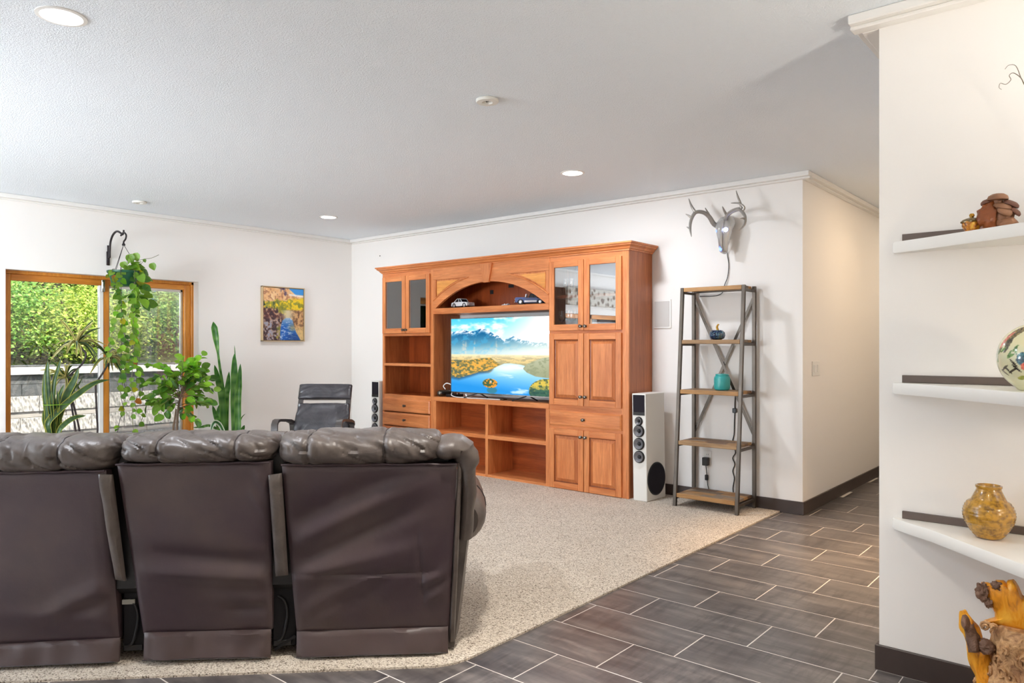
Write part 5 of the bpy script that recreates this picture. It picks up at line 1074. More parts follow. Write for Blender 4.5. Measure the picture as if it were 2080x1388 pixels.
q = MB(); q.sphere((-.385, 2.965, .505), (.022, .018, .030), 30, 22, lump(0, 0, .42, 1.9, 1)); q.sphere((-.345, 2.97, .535), (.018, .016, .016), 26, 20, lump(0, 0, .42, 1.9, 6)); q.sphere((-.368, 2.965, .475), (.014, .014, .02), 16, 12, lump(0, 0, .4, 2.5, 9)); obj('bark_edge', q, M['rootdark'], dw)
q = MB()
for (x, z, r_) in ((-.375, .402, .016), (-.352, .405, .010)):
    q.tube([(x + r_ * (1 - s_ / 16) * cos(s_ * .8), 2.935 - .001 * s_, z + r_ * (1 - s_ / 16) * sin(s_ * .8)) for s_ in range(14)], .005, 7)
q.box(-.37, -.36, 2.935, 2.96, .395, .41, .003); obj('scroll', q, M['root'], dw)

# ================================================================ ceiling fittings
M['lamp'] = emit('lamp_lens', (255, 250, 240), 9.0); M['fit'] = plain('fitting_white', (226, 224, 216), .5); M['fitdark'] = plain('fitting_dark', (40, 38, 34), .7)
def downlight(x, y, label, watts=34, color=LED, spread=None):
    d = thing('recessed_light', label, 'ceiling light', (x, y, ZC_), 0, 'lit recessed ceiling lights')
    q = MB(); q.lathe([(.080, 0), (.096, 0), (.096, -.004), (.080, -.006), (.078, -.003)], 32, at=(x, y, ZC_), caps=False); obj('trim_ring', q, M['trim'], d)
    q = MB(); q.lathe([(0, -.0045), (.078, -.0045), (.079, -.001)], 32, at=(x, y, ZC_)); obj('lens', q, M['lamp'], d)
    light('bulb', 'AREA', (x, y, ZC_ - .012), watts, color, .15, spread=spread, parent=d); return d
downlight(-3.42, 1.11, 'lit recessed ceiling light at the upper left corner, nearest the camera', 26)
downlight(-3.40, 4.76, 'lit recessed ceiling light in front of the wall unit, right of center', 18)
downlight(-6.57, 4.70, 'lit recessed ceiling light near the far corner above the lounge chair', 8)
downlight(-6.57, 1.11, 'lit recessed ceiling light by the sliding door, outside the frame', 1); downlight(-5.2, -1.4, 'lit recessed ceiling light behind the camera', 4); downlight(-.2, .8, 'lit recessed ceiling light over the camera', 3, WARM)  # the lamps behind and over the camera are added for even fill
downlight(-1.05, 8.6, 'warm recessed ceiling light deep in the hallway, out of sight', 7, (1.0, .80, .58)); downlight(-1.75, 1.85, 'lit recessed ceiling light just above the top of the frame', 14, (1.0, .94, .85), 96); downlight(-1.02, 5.0, 'warm narrow recessed light at the hallway mouth, hidden by the shelf wall', 16, (1.0, .66, .36), 64); downlight(-1.1, 6.9, 'warm recessed ceiling light at the hallway mouth, hidden behind the shelf wall', 7, (1.0, .72, .44))  # the lamp above the frame is added to brighten the near carpet
for x, y, lb in ((-2.75, 3.03, 'round white ceiling fitting with dark center hole, the nearer of two'), (-7.24, 3.02, 'small round white ceiling fitting near the window wall, the farther of two')):
    d = thing('ceiling_fitting', lb, 'ceiling fitting', (x, y, ZC_), 0, 'unlit round ceiling fittings')
    q = MB(); q.lathe([(.058, 0), (.064, -.004), (.064, -.014), (.060, -.019), (.030, -.020), (.024, -.012), (.020, 0)], 36, at=(x, y, ZC_)); obj('ring', q, M['fit'], d)
    q = MB(); q.lathe([(0, -.004), (.023, -.004), (.022, 0)], 24, at=(x, y, ZC_)); c_ = obj('opening', q, M['fitdark'], d)
    q = MB(); q.tube([(x - .012, y, ZC_ - .004), (x - .004, y, ZC_ - .016), (x + .008, y, ZC_ - .012), (x + .014, y, ZC_ - .004)], .003, 6); obj('spring', q, M['pewter'], c_)
# floor lamp out of frame by the display shelves
fl_ = thing('floor_lamp', 'warm floor lamp beside the display shelves, outside the frame', 'lamp', (1.20, 2.22, .0012))
q = MB(); q.lathe([(0, .0), (.13, 0), (.13, .012), (.02, .02), (.011, .03), (.011, 1.30), (0, 1.30)], 24, at=(1.20, 2.22, .0012)); obj('stand', q, M['steel'], fl_)
M['bulbglow'] = emit('bulb_glow', (255, 214, 160), 12.0); q = MB(); q.sphere((1.20, 2.22, 1.40), .05, 18, 12); obj('globe_bulb', q, M['bulbglow'], fl_)
up_ = light('lamp_uplight', 'SPOT', (1.20, 2.22, 1.47), 90, (1.0, .93, .83), .06, aim=(1.15, 2.20, 3.0), parent=fl_); up_.data.spot_size = radians(151); up_.data.spot_blend = .35
light('lamp_glow', 'POINT', (1.10, 2.17, 1.40), 15, (1.0, .84, .64), .07, parent=fl_)
# ================================================================ plants
M['leaf_g'] = leafmat('leaf_green', (84, 132, 34), (138, 176, 62), .4); M['leaf_y'] = leafmat('leaf_yellow', (120, 140, 24), (190, 180, 40), .45); M['leaf_o'] = leafmat('leaf_orange', (150, 92, 30), (196, 116, 40), .4)
M['leaf_d'] = leafmat('leaf_dark', (52, 98, 30), (86, 134, 46), .3); M['leaf_l'] = leafmat('leaf_light', (104, 172, 34), (156, 204, 60), .45)
M['stemg'] = plain('green_stem', (96, 96, 52), .6); M['stemb'] = plain('brown_stem', (104, 84, 66), .7, vary=.2); M['cane'] = plain('dark_cane', (62, 54, 56), .6); M['soil'] = plain('soil', (58, 44, 34), .95, bump=(40, .8, .01))
M['pot_terra'] = plain('terracotta', (170, 104, 72), .7); M['pot_green'] = plain('green_pot', (24, 84, 58), .4); M['pot_cream'] = plain('cream_pot', (206, 198, 184), .5); M['pot_dark'] = plain('dark_pot', (60, 58, 60), .5)
def snakemat(name, edge, mid1, mid2, ew):
    """leaf blade: UV-free, vertex painted across the width"""
    t = NT(name); a = t.n('ShaderNodeVertexColor'); a.layer_name = 'paint'; p = t.principled(None, .35, 0, .45); t.l(a.outputs[0], p.inputs['Base Color'])
    tl = t.n('ShaderNodeBsdfTranslucent'); t.l(a.outputs[0], tl.inputs[0]); mx = t.n('ShaderNodeMixShader'); mx.inputs[0].default_value = .18; t.l(p.outputs[0], mx.inputs[1]); t.l(tl.outputs[0], mx.inputs[2]); t.l(mx.outputs[0], t.out.inputs[0]); return t.m
M['blade'] = snakemat('sword_leaf', None, None, None, 0)
def blade(parent, pts, wd, style, face=(.76, -.65, 0), name='leaf', spoon=False):
    """sword leaf along a centre line (world points, base last) with pale or yellow edges painted across its width"""
    P = [Vector(p_) for p_ in pts][::-1]; Q = []
    n = 5
    for i in range(len(P) - 1):
        p0 = P[max(i - 1, 0)]; p1 = P[i]; p2 = P[i + 1]; p3 = P[min(i + 2, len(P) - 1)]
        for k in range(n):
            t_ = k / n; Q.append(.5 * ((2 * p1) + (p2 - p0) * t_ + (2 * p0 - 5 * p1 + 4 * p2 - p3) * t_ * t_ + (3 * p1 - p0 - 3 * p2 + p3) * t_ ** 3))
    Q.append(P[-1]); m = len(Q); W = [-1, -.72, -.3, 0, .3, .72, 1]; q = MB(); V = []; C = []; F_ = Vector(face).normalized()
    for i, p_ in enumerate(Q):
        s_ = i / (m - 1); d = (Q[min(i + 1, m - 1)] - Q[max(i - 1, 0)]).normalized(); side = d.cross(F_)
        side = side.normalized() if side.length > .05 else Vector((.6, .76, 0)); nn = side.cross(d)
        prof = np.interp(s_, [0, .15, .45, .7, .88, 1], [.55, .72, 1.0, .92, .55, .03]) if not spoon else np.interp(s_, [0, .45, .6, .75, .88, .96, 1], [.45, .40, .35, .95, 1.0, .35, .02])
        for x in W:
            V.append(p_ + side * (wd * prof * x) - nn * (.30 * wd * prof * (1 - x * x)))
            band = .5 + .5 * sin(s_ * 60 + 3 * nz(p_.y * 9, s_ * 9, x)); 
            if style == 'yellow': c = lerp(c255(34, 64, 28), c255(62, 92, 44), np.array(band)) if abs(x) < .8 else c255(176, 172, 70)
            elif style == 'white': c = lerp(c255(30, 84, 36), c255(48, 110, 46), np.array(band)) if abs(x) < .5 else c255(214, 222, 204)
            elif style == 'straw': c = c255(120, 120, 56) if abs(x) < .5 else c255(196, 184, 116)
            else: c = lerp(c255(40, 96, 30), c255(112, 156, 78), np.array(band * (1 if s_ < .75 else .5))) if abs(x) < .8 else c255(98, 158, 52)
            C.append(c)
    k = len(W)
    F = [(i * k + j, i * k + j + 1, (i + 1) * k + j + 1, (i + 1) * k + j) for i in range(m - 1) for j in range(k - 1)]
    q.add(V, F, True); o = obj(name, q, M['blade'], parent, fix=False, ang=80); paint(o, np.array(C)); return o
def pot(parent, x, y, r_, h_, m, z0=.010):
    q = MB(); q.lathe([(0, 0), (r_ * .74, 0), (r_ * .80, .012), (r_, h_ - .03), (r_ * 1.04, h_ - .028), (r_ * 1.04, h_), (r_ * .95, h_), (r_ * .93, h_ - .03), (0, h_ - .03)], 36, at=(x, y, z0)); po = obj('pot', q, m, parent)
    q = MB(); q.lathe([(r_ * .925, h_ - .035), (r_ * .6, h_ - .022), (0, h_ - .018)], 24, at=(x, y, z0)); obj('soil', q, M['soil'], parent)
SNAKE_R= [([(3.89, 1.614), (3.905, 1.533), (3.925, 1.401), (3.949, 1.239), (3.965, 1.115), (4.005, 0.855), (4.025, 0.403)], 0.028), ([(3.887, 1.15), (3.925, 1.001), (3.97, 0.79), (4.005, 0.405)], 0.03), ([(4.095, 1.266), (4.095, 1.112), (4.092, 0.822), (4.097, 0.396)], 0.032), ([(4.149, 1.159), (4.133, 0.955), (4.117, 0.724), (4.117, 0.394)], 0.03), ([(4.061, 1.074), (4.046, 0.92), (4.025, 0.777), (4.025, 0.403)], 0.028), ([(4.166, 0.818), (4.154, 0.673), (4.128, 0.432)], 0.02), ([(3.84, 0.722), (3.875, 0.615), (3.925, 0.498), (3.954, 0.405)], 0.026), ([(3.954, 0.714), (3.944, 0.591), (3.965, 0.408)], 0.022), ([(4.233, 0.477), (4.201, 0.416), (4.175, 0.37)], 0.022), ([(3.634, 0.503), (3.729, 0.503), (3.826, 0.506), (3.954, 0.419)], 0.012), ([(3.816, 0.431), (3.826, 0.506), (3.86, 0.546), (3.915, 0.508), (3.965, 0.404)], 0.02), ([(4.123, 1.363), (4.13, 1.266), (4.133, 1.149), (4.117, 0.724)], 0.006), ([(4.233, 0.604), (4.19, 0.563), (4.159, 0.488), (4.138, 0.383)], 0.006)]
SNAKE_L= [([(2.277, 1.225), (2.27, 1.096), (2.277, 0.94), (2.291, 0.586)], 0.03), ([(2.374, 1.24), (2.351, 1.146), (2.318, 0.99), (2.309, 0.584)], 0.02), ([(2.243, 1.143), (2.236, 0.994), (2.245, 0.838), (2.272, 0.588)], 0.018), ([(2.51, 1.155), (2.469, 1.037), (2.393, 0.871), (2.318, 0.583)], 0.034), ([(2.384, 1.008), (2.351, 0.915), (2.318, 0.782), (2.3, 0.585)], 0.024), ([(2.762, 1.037), (2.636, 1.014), (2.479, 0.909), (2.346, 0.79), (2.254, 0.682), (2.263, 0.583)], 0.03), ([(2.552, 0.718), (2.46, 0.708), (2.374, 0.652), (2.328, 0.577)], 0.024), ([(2.558, 1.063), (2.527, 1.003), (2.479, 0.941), (2.328, 0.583)], 0.01), ([(2.24, 0.787), (2.254, 0.682), (2.281, 0.582)], 0.03)]
CANE= [(2.567, 1.377), (2.611, 1.322), (2.642, 1.267), (2.596, 1.168), (2.517, 1.094), (2.488, 1.008), (2.547, 0.755), (2.591, 0.516)]
CANE2= [(2.838, 1.186), (2.79, 1.097), (2.749, 1.031), (2.726, 0.988), (2.733, 0.742), (2.739, 0.502)]
CANE3= [(2.473, 1.052), (2.483, 0.965), (2.507, 0.866), (2.557, 0.519)]
HEADS= [(2.562, 1.388), (2.838, 1.242), (2.468, 1.063)]
HOOK= [(-7.764, 2.95, 2.236), (-7.761, 2.95, 2.313), (-7.743, 2.95, 2.39), (-7.692, 2.95, 2.448), (-7.623, 2.95, 2.476), (-7.564, 2.95, 2.476), (-7.513, 2.95, 2.46), (-7.455, 2.95, 2.435)]
SHOOK= [(-7.497, 2.95, 2.429), (-7.455, 2.95, 2.44), (-7.398, 2.95, 2.432), (-7.365, 2.95, 2.403), (-7.406, 2.95, 2.376), (-7.439, 2.95, 2.358), (-7.439, 2.95, 2.337)]
POT= [(-7.813, 2.95, 2.104), (-7.422, 2.95, 2.072), (-7.547, 2.95, 1.934), (-7.406, 2.95, 1.927)]
VINES= [[(2.94, 1.716), (2.97, 1.48), (2.973, 1.203), (2.962, 1.045), (2.97, 0.926), (2.94, 0.833), (2.962, 0.721), (2.925, 0.645), (2.895, 0.482)], [(2.895, 1.793), (2.851, 1.541), (2.821, 1.415), (2.807, 1.322), (2.836, 1.205)], [(3.015, 1.719), (3.015, 1.401), (3.046, 1.241), (3.038, 1.114), (3.038, 0.963)], [(2.985, 1.638), (2.992, 1.321), (2.977, 1.116), (2.97, 0.958), (3.0, 0.845), (2.977, 0.72), (2.981, 0.609), (2.992, 0.528)], [(3.069, 1.641), (3.061, 1.257), (3.099, 1.08), (3.138, 0.95), (3.123, 0.871)], [(3.061, 1.161), (3.084, 1.001), (3.084, 0.897), (3.046, 0.811), (3.069, 0.698), (3.119, 0.67), (3.076, 0.569)], [(2.902, 1.479), (2.895, 1.243), (2.895, 1.055), (2.925, 0.928)], [(2.836, 1.026), (2.865, 0.931), (2.895, 0.851), (2.94, 0.77)]]

# right snake plant
sr = thing('snake_plant', 'tall potted snake plant with upright banded leaves against bare left wall', 'potted plant', (-7.45, 4.05, .010))
pot(sr, -7.45, 4.05, .15, .36, M['pot_cream'])
for i, (pts, wd) in enumerate(SNAKE_R):
    dx = (i * 37 % 7 - 3) * .018; n = len(pts)
    P = [(-7.45 + dx * (k / (n - 1)) ** 0 * .9, y, z) for k, (y, z) in enumerate(pts)]
    by, bz = P[-1][1], P[-1][2]; P.append((P[-1][0] * .5 - 7.45 * .5, 4.05 + (by - 4.05) * .5, .33))
    blade(sr, P, wd * 1.2, 'white' if i == 10 else 'band', spoon=(i == 0))
# left snake plant in the doorway, yellow edged
sl_ = thing('snake_plant', 'yellow edged snake plant at far left in front of the sliding door', 'potted plant', (-7.30, 2.31, .010))
pot(sl_, -7.30, 2.31, .15, .40, M['pot_terra'])
for i, (pts, wd) in enumerate(SNAKE_L):
    dx = (i * 29 % 7 - 3) * .016; P = [(-7.30 + dx, y, z) for (y, z) in pts]; P.append((-7.30 + dx * .5, 2.31 + (P[-1][1] - 2.31) * .4, .37)); blade(sl_, P, wd, 'yellow')
for k in range(7):
    y = 2.255 + k * .016; blade(sl_, [(-7.29 + (k % 3) * .015, y - .01, .86 + .05 * (k % 3)), (-7.29, y, .62), (-7.30, 2.31 + (y - 2.31) * .6, .37)], .022, 'yellow')
q = MB(); q.tube([(-7.30 + .075 * sin(a), 2.31 + .100 * cos(a) + .02, .833) for a in np.linspace(0, 2 * pi, 25)], .003, 5, caps=False); obj('tie', q, M['leaf_l'], sl_)
# dracaena behind it
dr = thing('dracaena', 'spindly dracaena with three spiky leaf heads on bent dark canes', 'potted plant', (-7.55, 2.62, .010))
pot(dr, -7.55, 2.62, .14, .34, M['pot_dark'])
for cn in (CANE, CANE2, CANE3):
    P = [(-7.5, y, z) for y, z in cn] + [(-7.54, 2.62 + (cn[-1][0] - 2.62) * .6, .31)]; q = MB(); q.tube(P, [.009] * (len(P) - 1) + [.012], 8, sub=4); obj('cane', q, M['cane'], dr)
for hi, (hy, hz) in enumerate(HEADS):
    for k in range(32):
        a = rng.uniform(0, 2 * pi); el = rng.uniform(-.7, 1.1); ln = rng.uniform(.17, .29) * (1 if hi == 0 else .8); c0 = Vector((-7.5, hy, hz)); d = Vector((cos(a) * cos(el) * .8, sin(a) * cos(el), sin(el)))
        p1_ = c0 + d * ln * .5 + Vector((0, 0, .02)); p2_ = c0 + d * ln + Vector((0, 0, -.035 * (1.2 - el)))
        blade(dr, [p2_, p1_, c0], .0105, 'straw' if k % 3 else 'yellow', face=(rng.uniform(.2, .9), rng.uniform(-.8, 0), rng.uniform(.2, 1)))
# round leaves shared by the hanging plant and the little tree
def leaf_mesh(name, m, heart, Ln=1.0):
    q = MB(); V = []; W = [(-1), -.5, 0, .5, 1]; prof = [(.0, .02), (.08, .34), (.25, .48), (.5, .46), (.75, .28), (.92, .10), (1.0, .0)] if heart else [(0, .02), (.12, .24), (.32, .36), (.58, .37), (.82, .25), (.95, .10), (1, 0)]
    for s_, w_ in prof:
        for x in W: V.append((w_ * x, s_ - (.10 * abs(x) if heart and s_ < .1 else 0), .12 * w_ * x * x * 2 - .16 * s_ * s_))
    n = len(W); F = [(i * n + j, i * n + j + 1, (i + 1) * n + j + 1, (i + 1) * n + j) for i in range(len(prof) - 1) for j in range(n - 1)]
    q.add(V, F, True); return q.mesh(name, m, ang=80, fix=False)
HM = {k: leaf_mesh('leaf', M['leaf_' + k], True) for k in 'gyodl'}; OM = {k: leaf_mesh('leaf', M['leaf_' + k], False) for k in 'gyodl'}
def put_leaf(parent, mesh, p_, size, direction, up=(0.75, -.65, .2), roll=0.0):
    o = bpy.data.objects.new('leaf', mesh); COL.objects.link(o); o.parent = parent
    root = parent
    while root.parent: root = root.parent
    Y = Vector(direction).normalized(); Z = Vector(up); Z = (Z - Y * Z.dot(Y)).normalized(); X = Y.cross(Z); R = Matrix((X, Y, Z)).transposed() @ Matrix.Rotation(roll, 3, 'Y')
    g = Vector(ORG[root.name]); o.matrix_local = Matrix.Translation(Vector(p_) - g) @ R.to_4x4() @ Matrix.Scale(size, 4); return o
# hanging plant with its hook
M['iron'] = plain('black_iron', (44, 38, 40), .5, .4)
hk = thing('plant_hook', 'black iron gooseneck plant hook on the wall above the sliding door', 'hook', (-7.80, 2.95, 2.3))
q = MB(); q.tube(HOOK, .010, 10, sub=4); obj('arm', q, M['iron'], hk)
q = MB(); q.tube([(-7.80, 2.95, 2.21), (-7.80, 2.95, 2.36)], .010, 8); q.box(-7.8095, -7.795, 2.935, 2.965, 2.16, 2.30, .004); q.tube([(-7.80, 2.95, 2.24), (-7.764, 2.95, 2.236)], .008, 8); obj('wall_plate', q, M['iron'], hk)
q = MB(); q.tube([(-7.513, 2.95, 2.46), (-7.455, 2.95, 2.438), (-7.43, 2.95, 2.455), (-7.43, 2.95, 2.475)], .009, 8, sub=3); obj('tip', q, M['iron'], hk)
hp = thing('hanging_plant', 'trailing heart leaf plant in green hanging pot before the sliding door', 'hanging plant', (-7.43, 2.95, 1.93))
HX, HY = -7.43, 2.95
q = MB(); q.tube([(-7.495, 2.95, 2.428), (-7.455, 2.95, 2.448), (-7.41, 2.95, 2.448), (-7.372, 2.95, 2.42), (-7.385, 2.95, 2.385), (-7.425, 2.95, 2.365), (-7.43, 2.95, 2.34)], .008, 8, sub=4); q.lathe([(0, 2.325), (.014, 2.325), (.016, 2.335), (.008, 2.35), (0, 2.352)], 12, at=(HX, HY, 0)); obj('hanger_hook', q, M['iron'], hp)
q = MB()
for a in (2.4, 4.5, .3): q.tube([(HX, HY, 2.335), (HX + .145 * sin(a), HY + .145 * cos(a), 2.075)], .0025, 5)
obj('hanger_wire', q, M['iron'], hp)
q = MB(); q.lathe([(0, 1.93), (.095, 1.93), (.10, 1.935), (.130, 2.055), (.142, 2.056), (.146, 2.062), (.146, 2.078), (.136, 2.080), (.128, 2.05), (0, 2.05)], 36, at=(HX, HY, 0)); obj('pot', q, M['pot_green'], hp)
mx_ = 'ggggldgglygyglgdggo'
for vi, vine in enumerate(VINES):
    xv = -7.40 + .05 * ((vi * 5) % 4 - 1); P = [(xv, y, z) for y, z in vine]
    a0 = atan2(P[0][1] - HY, P[0][0] - HX + .001)
    if vi < 5 or vi == 6: P = [(HX + .12 * cos(a0), HY + .12 * sin(a0), 2.085), (HX + .155 * cos(a0), HY + .155 * sin(a0), 2.05)] + P
    q = MB(); q.tube(P, .0028, 5, sub=4); obj('vine', q, M['stemg' if vi % 2 else 'cane'], hp)
    n = len(P)
    tot = 0
    for i in range(n - 1):
        A, B = Vector(P[i]), Vector(P[i + 1]); ln = (B - A).length; st = .044 if A.z > 1.15 else .058; cnt = max(1, int(ln / st))
        for k in range(cnt):
            c = A.lerp(B, (k + rng.uniform(.1, .9)) / cnt)
            sd = rng.choice([-1, 1]); d = Vector((rng.uniform(.0, .5), sd * rng.uniform(.3, 1.0), rng.uniform(-1.0, -.1))); kk = mx_[rng.integers(len(mx_))]
            put_leaf(hp, HM[kk], c, rng.uniform(.042, .066) * (1.0 if c.z > .8 else .9), d, (rng.uniform(.5, 1), rng.uniform(-.9, -.2), rng.uniform(-.1, .7)), rng.uniform(-.5, .5))
for k in range(56):                                  # crown of leaves spilling over the pot
    a = rng.uniform(-.5, 2.3); r_ = rng.uniform(.05, .20); z = rng.uniform(1.76, 2.10) if r_ > .11 else rng.uniform(2.05, 2.16); c = Vector((HX + r_ * cos(a) * .9, HY + .03 + r_ * sin(a), z))
    if c.y < HY + .03 and 1.90 < c.z < 2.09: continue
    d = Vector((cos(a) * .7, sin(a) + rng.uniform(-.4, .4), rng.uniform(-1.0, .5))); kk = ('gggldgdgl' if z > 1.95 else 'gglygogd')[rng.integers(8)]
    put_leaf(hp, HM[kk], c, rng.uniform(.06, .105), d, (rng.uniform(.4, 1), rng.uniform(-.9, -.2), rng.uniform(0, .9)), rng.uniform(-.5, .5))
q = MB(); q.tube([(-7.40, 3.0, 2.10), (-7.36, 3.03, 2.17), (-7.33, 3.10, 2.20), (-7.30, 3.16, 2.215), (-7.28, 3.22, 2.25)], .0022, 5, sub=4); q.tube([(-7.38, 3.0, 2.10), (-7.34, 3.05, 2.13), (-7.32, 3.10, 2.19)], .002, 5, sub=4); q.tube([(-7.40, 2.97, 2.08), (-7.40, 2.97, 2.18), (-7.39, 2.98, 2.23)], .0022, 5); obj('runner', q, M['stemg'], hp)
for c, s_ in (((-7.39, 2.985, 2.235), .085), ((-7.37, 3.03, 2.25), .08), ((-7.33, 3.10, 2.20), .035), ((-7.30, 3.16, 2.16), .07), ((-7.40, 2.93, 2.16), .07), ((-7.38, 3.0, 2.12), .115)):
    put_leaf(hp, HM['g'], c, s_, (.2, .25, -.9), (.8, -.6, .3))
# small rounded leaf tree
tr = thing('money_tree', 'bushy potted plant with round green leaves right of the hanging vines', 'potted plant', (-7.30, 3.40, .010))
pot(tr, -7.30, 3.40, .15, .38, M['pot_terra'])
q = MB(); q.tube([(-7.30, 3.40, .36), (-7.295, 3.405, .55), (-7.30, 3.42, .72), (-7.29, 3.44, .85), (-7.28, 3.48, 1.00), (-7.27, 3.52, 1.15)], [.014, .012, .011, .009, .006, .004], 8, sub=3); q.tube([(-7.31, 3.39, .36), (-7.31, 3.375, .52), (-7.30, 3.385, .62), (-7.305, 3.40, .72)], [.010, .012, .010, .008], 8, sub=3); trunk = obj('trunk', q, M['stemb'], tr)
q = MB(); tips = []
for k in range(29):
    a = rng.uniform(0, 2 * pi); z0 = rng.uniform(.66, 1.10); rr = rng.uniform(.14, .37); b0 = Vector((-7.30, 3.40 + .10 * (z0 - .6), z0)); tp = b0 + Vector((cos(a) * rr * .8, sin(a) * rr * 1.0, rng.uniform(-.06, .16) if z0 > .8 else rng.uniform(-.10, .08))); md = b0.lerp(tp, .5) + Vector((0, 0, .04)); q.tube([b0, md, tp], [.004, .003, .0015], 5, sub=4); tips.append((b0, md, tp))
for tp in ((-7.20, 3.74, .90), (-7.22, 3.68, 1.00), (-7.22, 3.63, 1.26), (-7.2, 3.12, 1.0), (-7.2, 3.16, .74), (-7.2, 3.66, .80), (-7.25, 3.45, 1.24), (-7.28, 3.33, 1.14), (-7.22, 3.56, 1.20), (-7.24, 3.24, 1.04), (-7.24, 3.62, 1.12)):
    b0 = Vector((-7.29, 3.44, .84)); tp = Vector(tp); md = b0.lerp(tp, .5) + Vector((0, 0, .03)); q.tube([b0, md, tp], [.004, .003, .0015], 5, sub=4); tips.append((b0, md, tp))
obj('branch', q, M['stemb'], tr)
cnt = 0
for (b0, md, tp) in tips:
    for k in range(7):
        s_ = .26 + .74 * k / 6 + rng.uniform(-.05, .05); c = (b0.lerp(md, s_ * 2) if s_ < .5 else md.lerp(tp, s_ * 2 - 1)); d = (tp - b0).normalized() + Vector((rng.uniform(-.7, .7), rng.uniform(-.9, .9), rng.uniform(-.8, .3)))
        kk = 'ggldgdlggdg'[rng.integers(11)]; kk = 'l' if (c.z > 1.05 and rng.random() < .5) else ('d' if c.z < .75 and rng.random() < .4 else kk)
        put_leaf(tr, OM[kk], c, rng.uniform(.068, .105), d, (rng.uniform(.1, .9), rng.uniform(-.8, .1), rng.uniform(.3, 1)), rng.uniform(-.6, .6))

# ================================================================ outdoors
M['deckstone'] = plain('patio_concrete', (176, 170, 164), .9, bump=(30, .3, .01), vary=.06); M['capstone'] = plain('wall_cap', (206, 203, 198), .8); M['darkstone'] = plain('dark_stone', (84, 86, 86), .8, vary=.25, bump=(24, .5, .02))
t = NT('fluted_block'); p = t.principled(None, .9, 0, .2); v = t.coord((1, 46, 14)); vo = t.n('ShaderNodeTexVoronoi'); vo.inputs['Scale'].default_value = 1.0; t.l(v, vo.inputs['Vector']); t.l(t.ramp(vo.outputs['Distance'], [(.1, L((128, 124, 118))), (.45, L((186, 182, 175)))]), p.inputs['Base Color']); t.l(t.bump(vo.outputs['Distance'], .8, .03), p.inputs['Normal']); M['block'] = t.m
M['smoothblock'] = plain('smooth_block', (160, 155, 148), .9, vary=.1); M['earth'] = plain('hill_earth', (60, 74, 30), 1.0, vary=.4, bump=(4, 1, .2))
q = MB(); q.box(-10.6, -8.03, -3.5, 9.0, -.22, -.02); struct('ground_patio', q, M['deckstone'])
rw = bpy.data.objects.new('retaining_wall', None); COL.objects.link(rw); rw['kind'] = 'structure'
q = MB(); q.box(-11.0, -10.62, -3.5, 9.0, -.1, .98); struct('core', q, M['smoothblock'], rw)
bs = {}
def blocks(nm, m, z0, z1, ln, off, dp):
    q = MB(); q.box(-.07, 0, -ln / 2 + .002, ln / 2 - .002, -(z1 - z0) / 2 + .0015, (z1 - z0) / 2 - .0015, .004); me = q.mesh(nm, m); y = .2 + off
    while y < 7.6:
        o = bpy.data.objects.new(nm, me); COL.objects.link(o); o.parent = rw; o.location = (-10.55 + dp + random.uniform(-.004, .004), y + ln / 2, (z0 + z1) / 2); y += ln
blocks('block', M['darkstone'], .87, .985, .62, 0, 0); blocks('block', M['darkstone'], .725, .87, .62, .3, .004)
blocks('block', M['block'], .525, .725, .41, .1, .02); blocks('block', M['smoothblock'], .45, .525, .82, 0, .0); blocks('block', M['block'], .25, .45, .41, .3, .02); blocks('block', M['smoothblock'], .17, .25, .82, .2, 0); blocks('block', M['block'], -.02, .17, .41, 0, .02)
q = MB(); q.box(-.30, .06, -.596, .596, -.045, .045, .006); cm_ = q.mesh('cap_stone', M['capstone'])
for k in range(7):
    o = bpy.data.objects.new('cap_stone', cm_); COL.objects.link(o); o.parent = rw; o.location = (-10.55, .6 + 1.2 * k, 1.036)
q = MB(); q.tube([(-10.56, -3.5, 1.10), (-10.56, 9, 1.10)], .014, 8); struct('edge_rail', q, M['darkstone'], rw)
def hillf(u, v):
    x = -10.95 - 16 * u; y = -14 + 40 * v; return (x, y, .92 + 9.5 * u ** 1.15 + .3 * nz(x * .5, y * .5, 2))
q = MB(); q.grid(hillf, 24, 40); struct('ground_hill', q, M['earth'])
FOL = []
for nm, c1, c2 in (('foliage_bright', (132, 164, 54), (226, 228, 120)), ('foliage_mid', (88, 140, 52), (182, 208, 104)), ('foliage_dark', (54, 100, 40), (136, 176, 84))):
    t = NT(nm); a = t.n('ShaderNodeVertexColor'); a.layer_name = 'paint'; df = t.principled(None, .45, 0, .4); t.l(a.outputs[0], df.inputs['Base Color']); tl = t.n('ShaderNodeBsdfTranslucent'); t.l(a.outputs[0], tl.inputs[0]); mx = t.n('ShaderNodeMixShader'); mx.inputs[0].default_value = .4; t.l(df.outputs[0], mx.inputs[1]); t.l(tl.outputs[0], mx.inputs[2]); t.l(mx.outputs[0], t.out.inputs[0]); FOL.append((t.m, c1, c2))
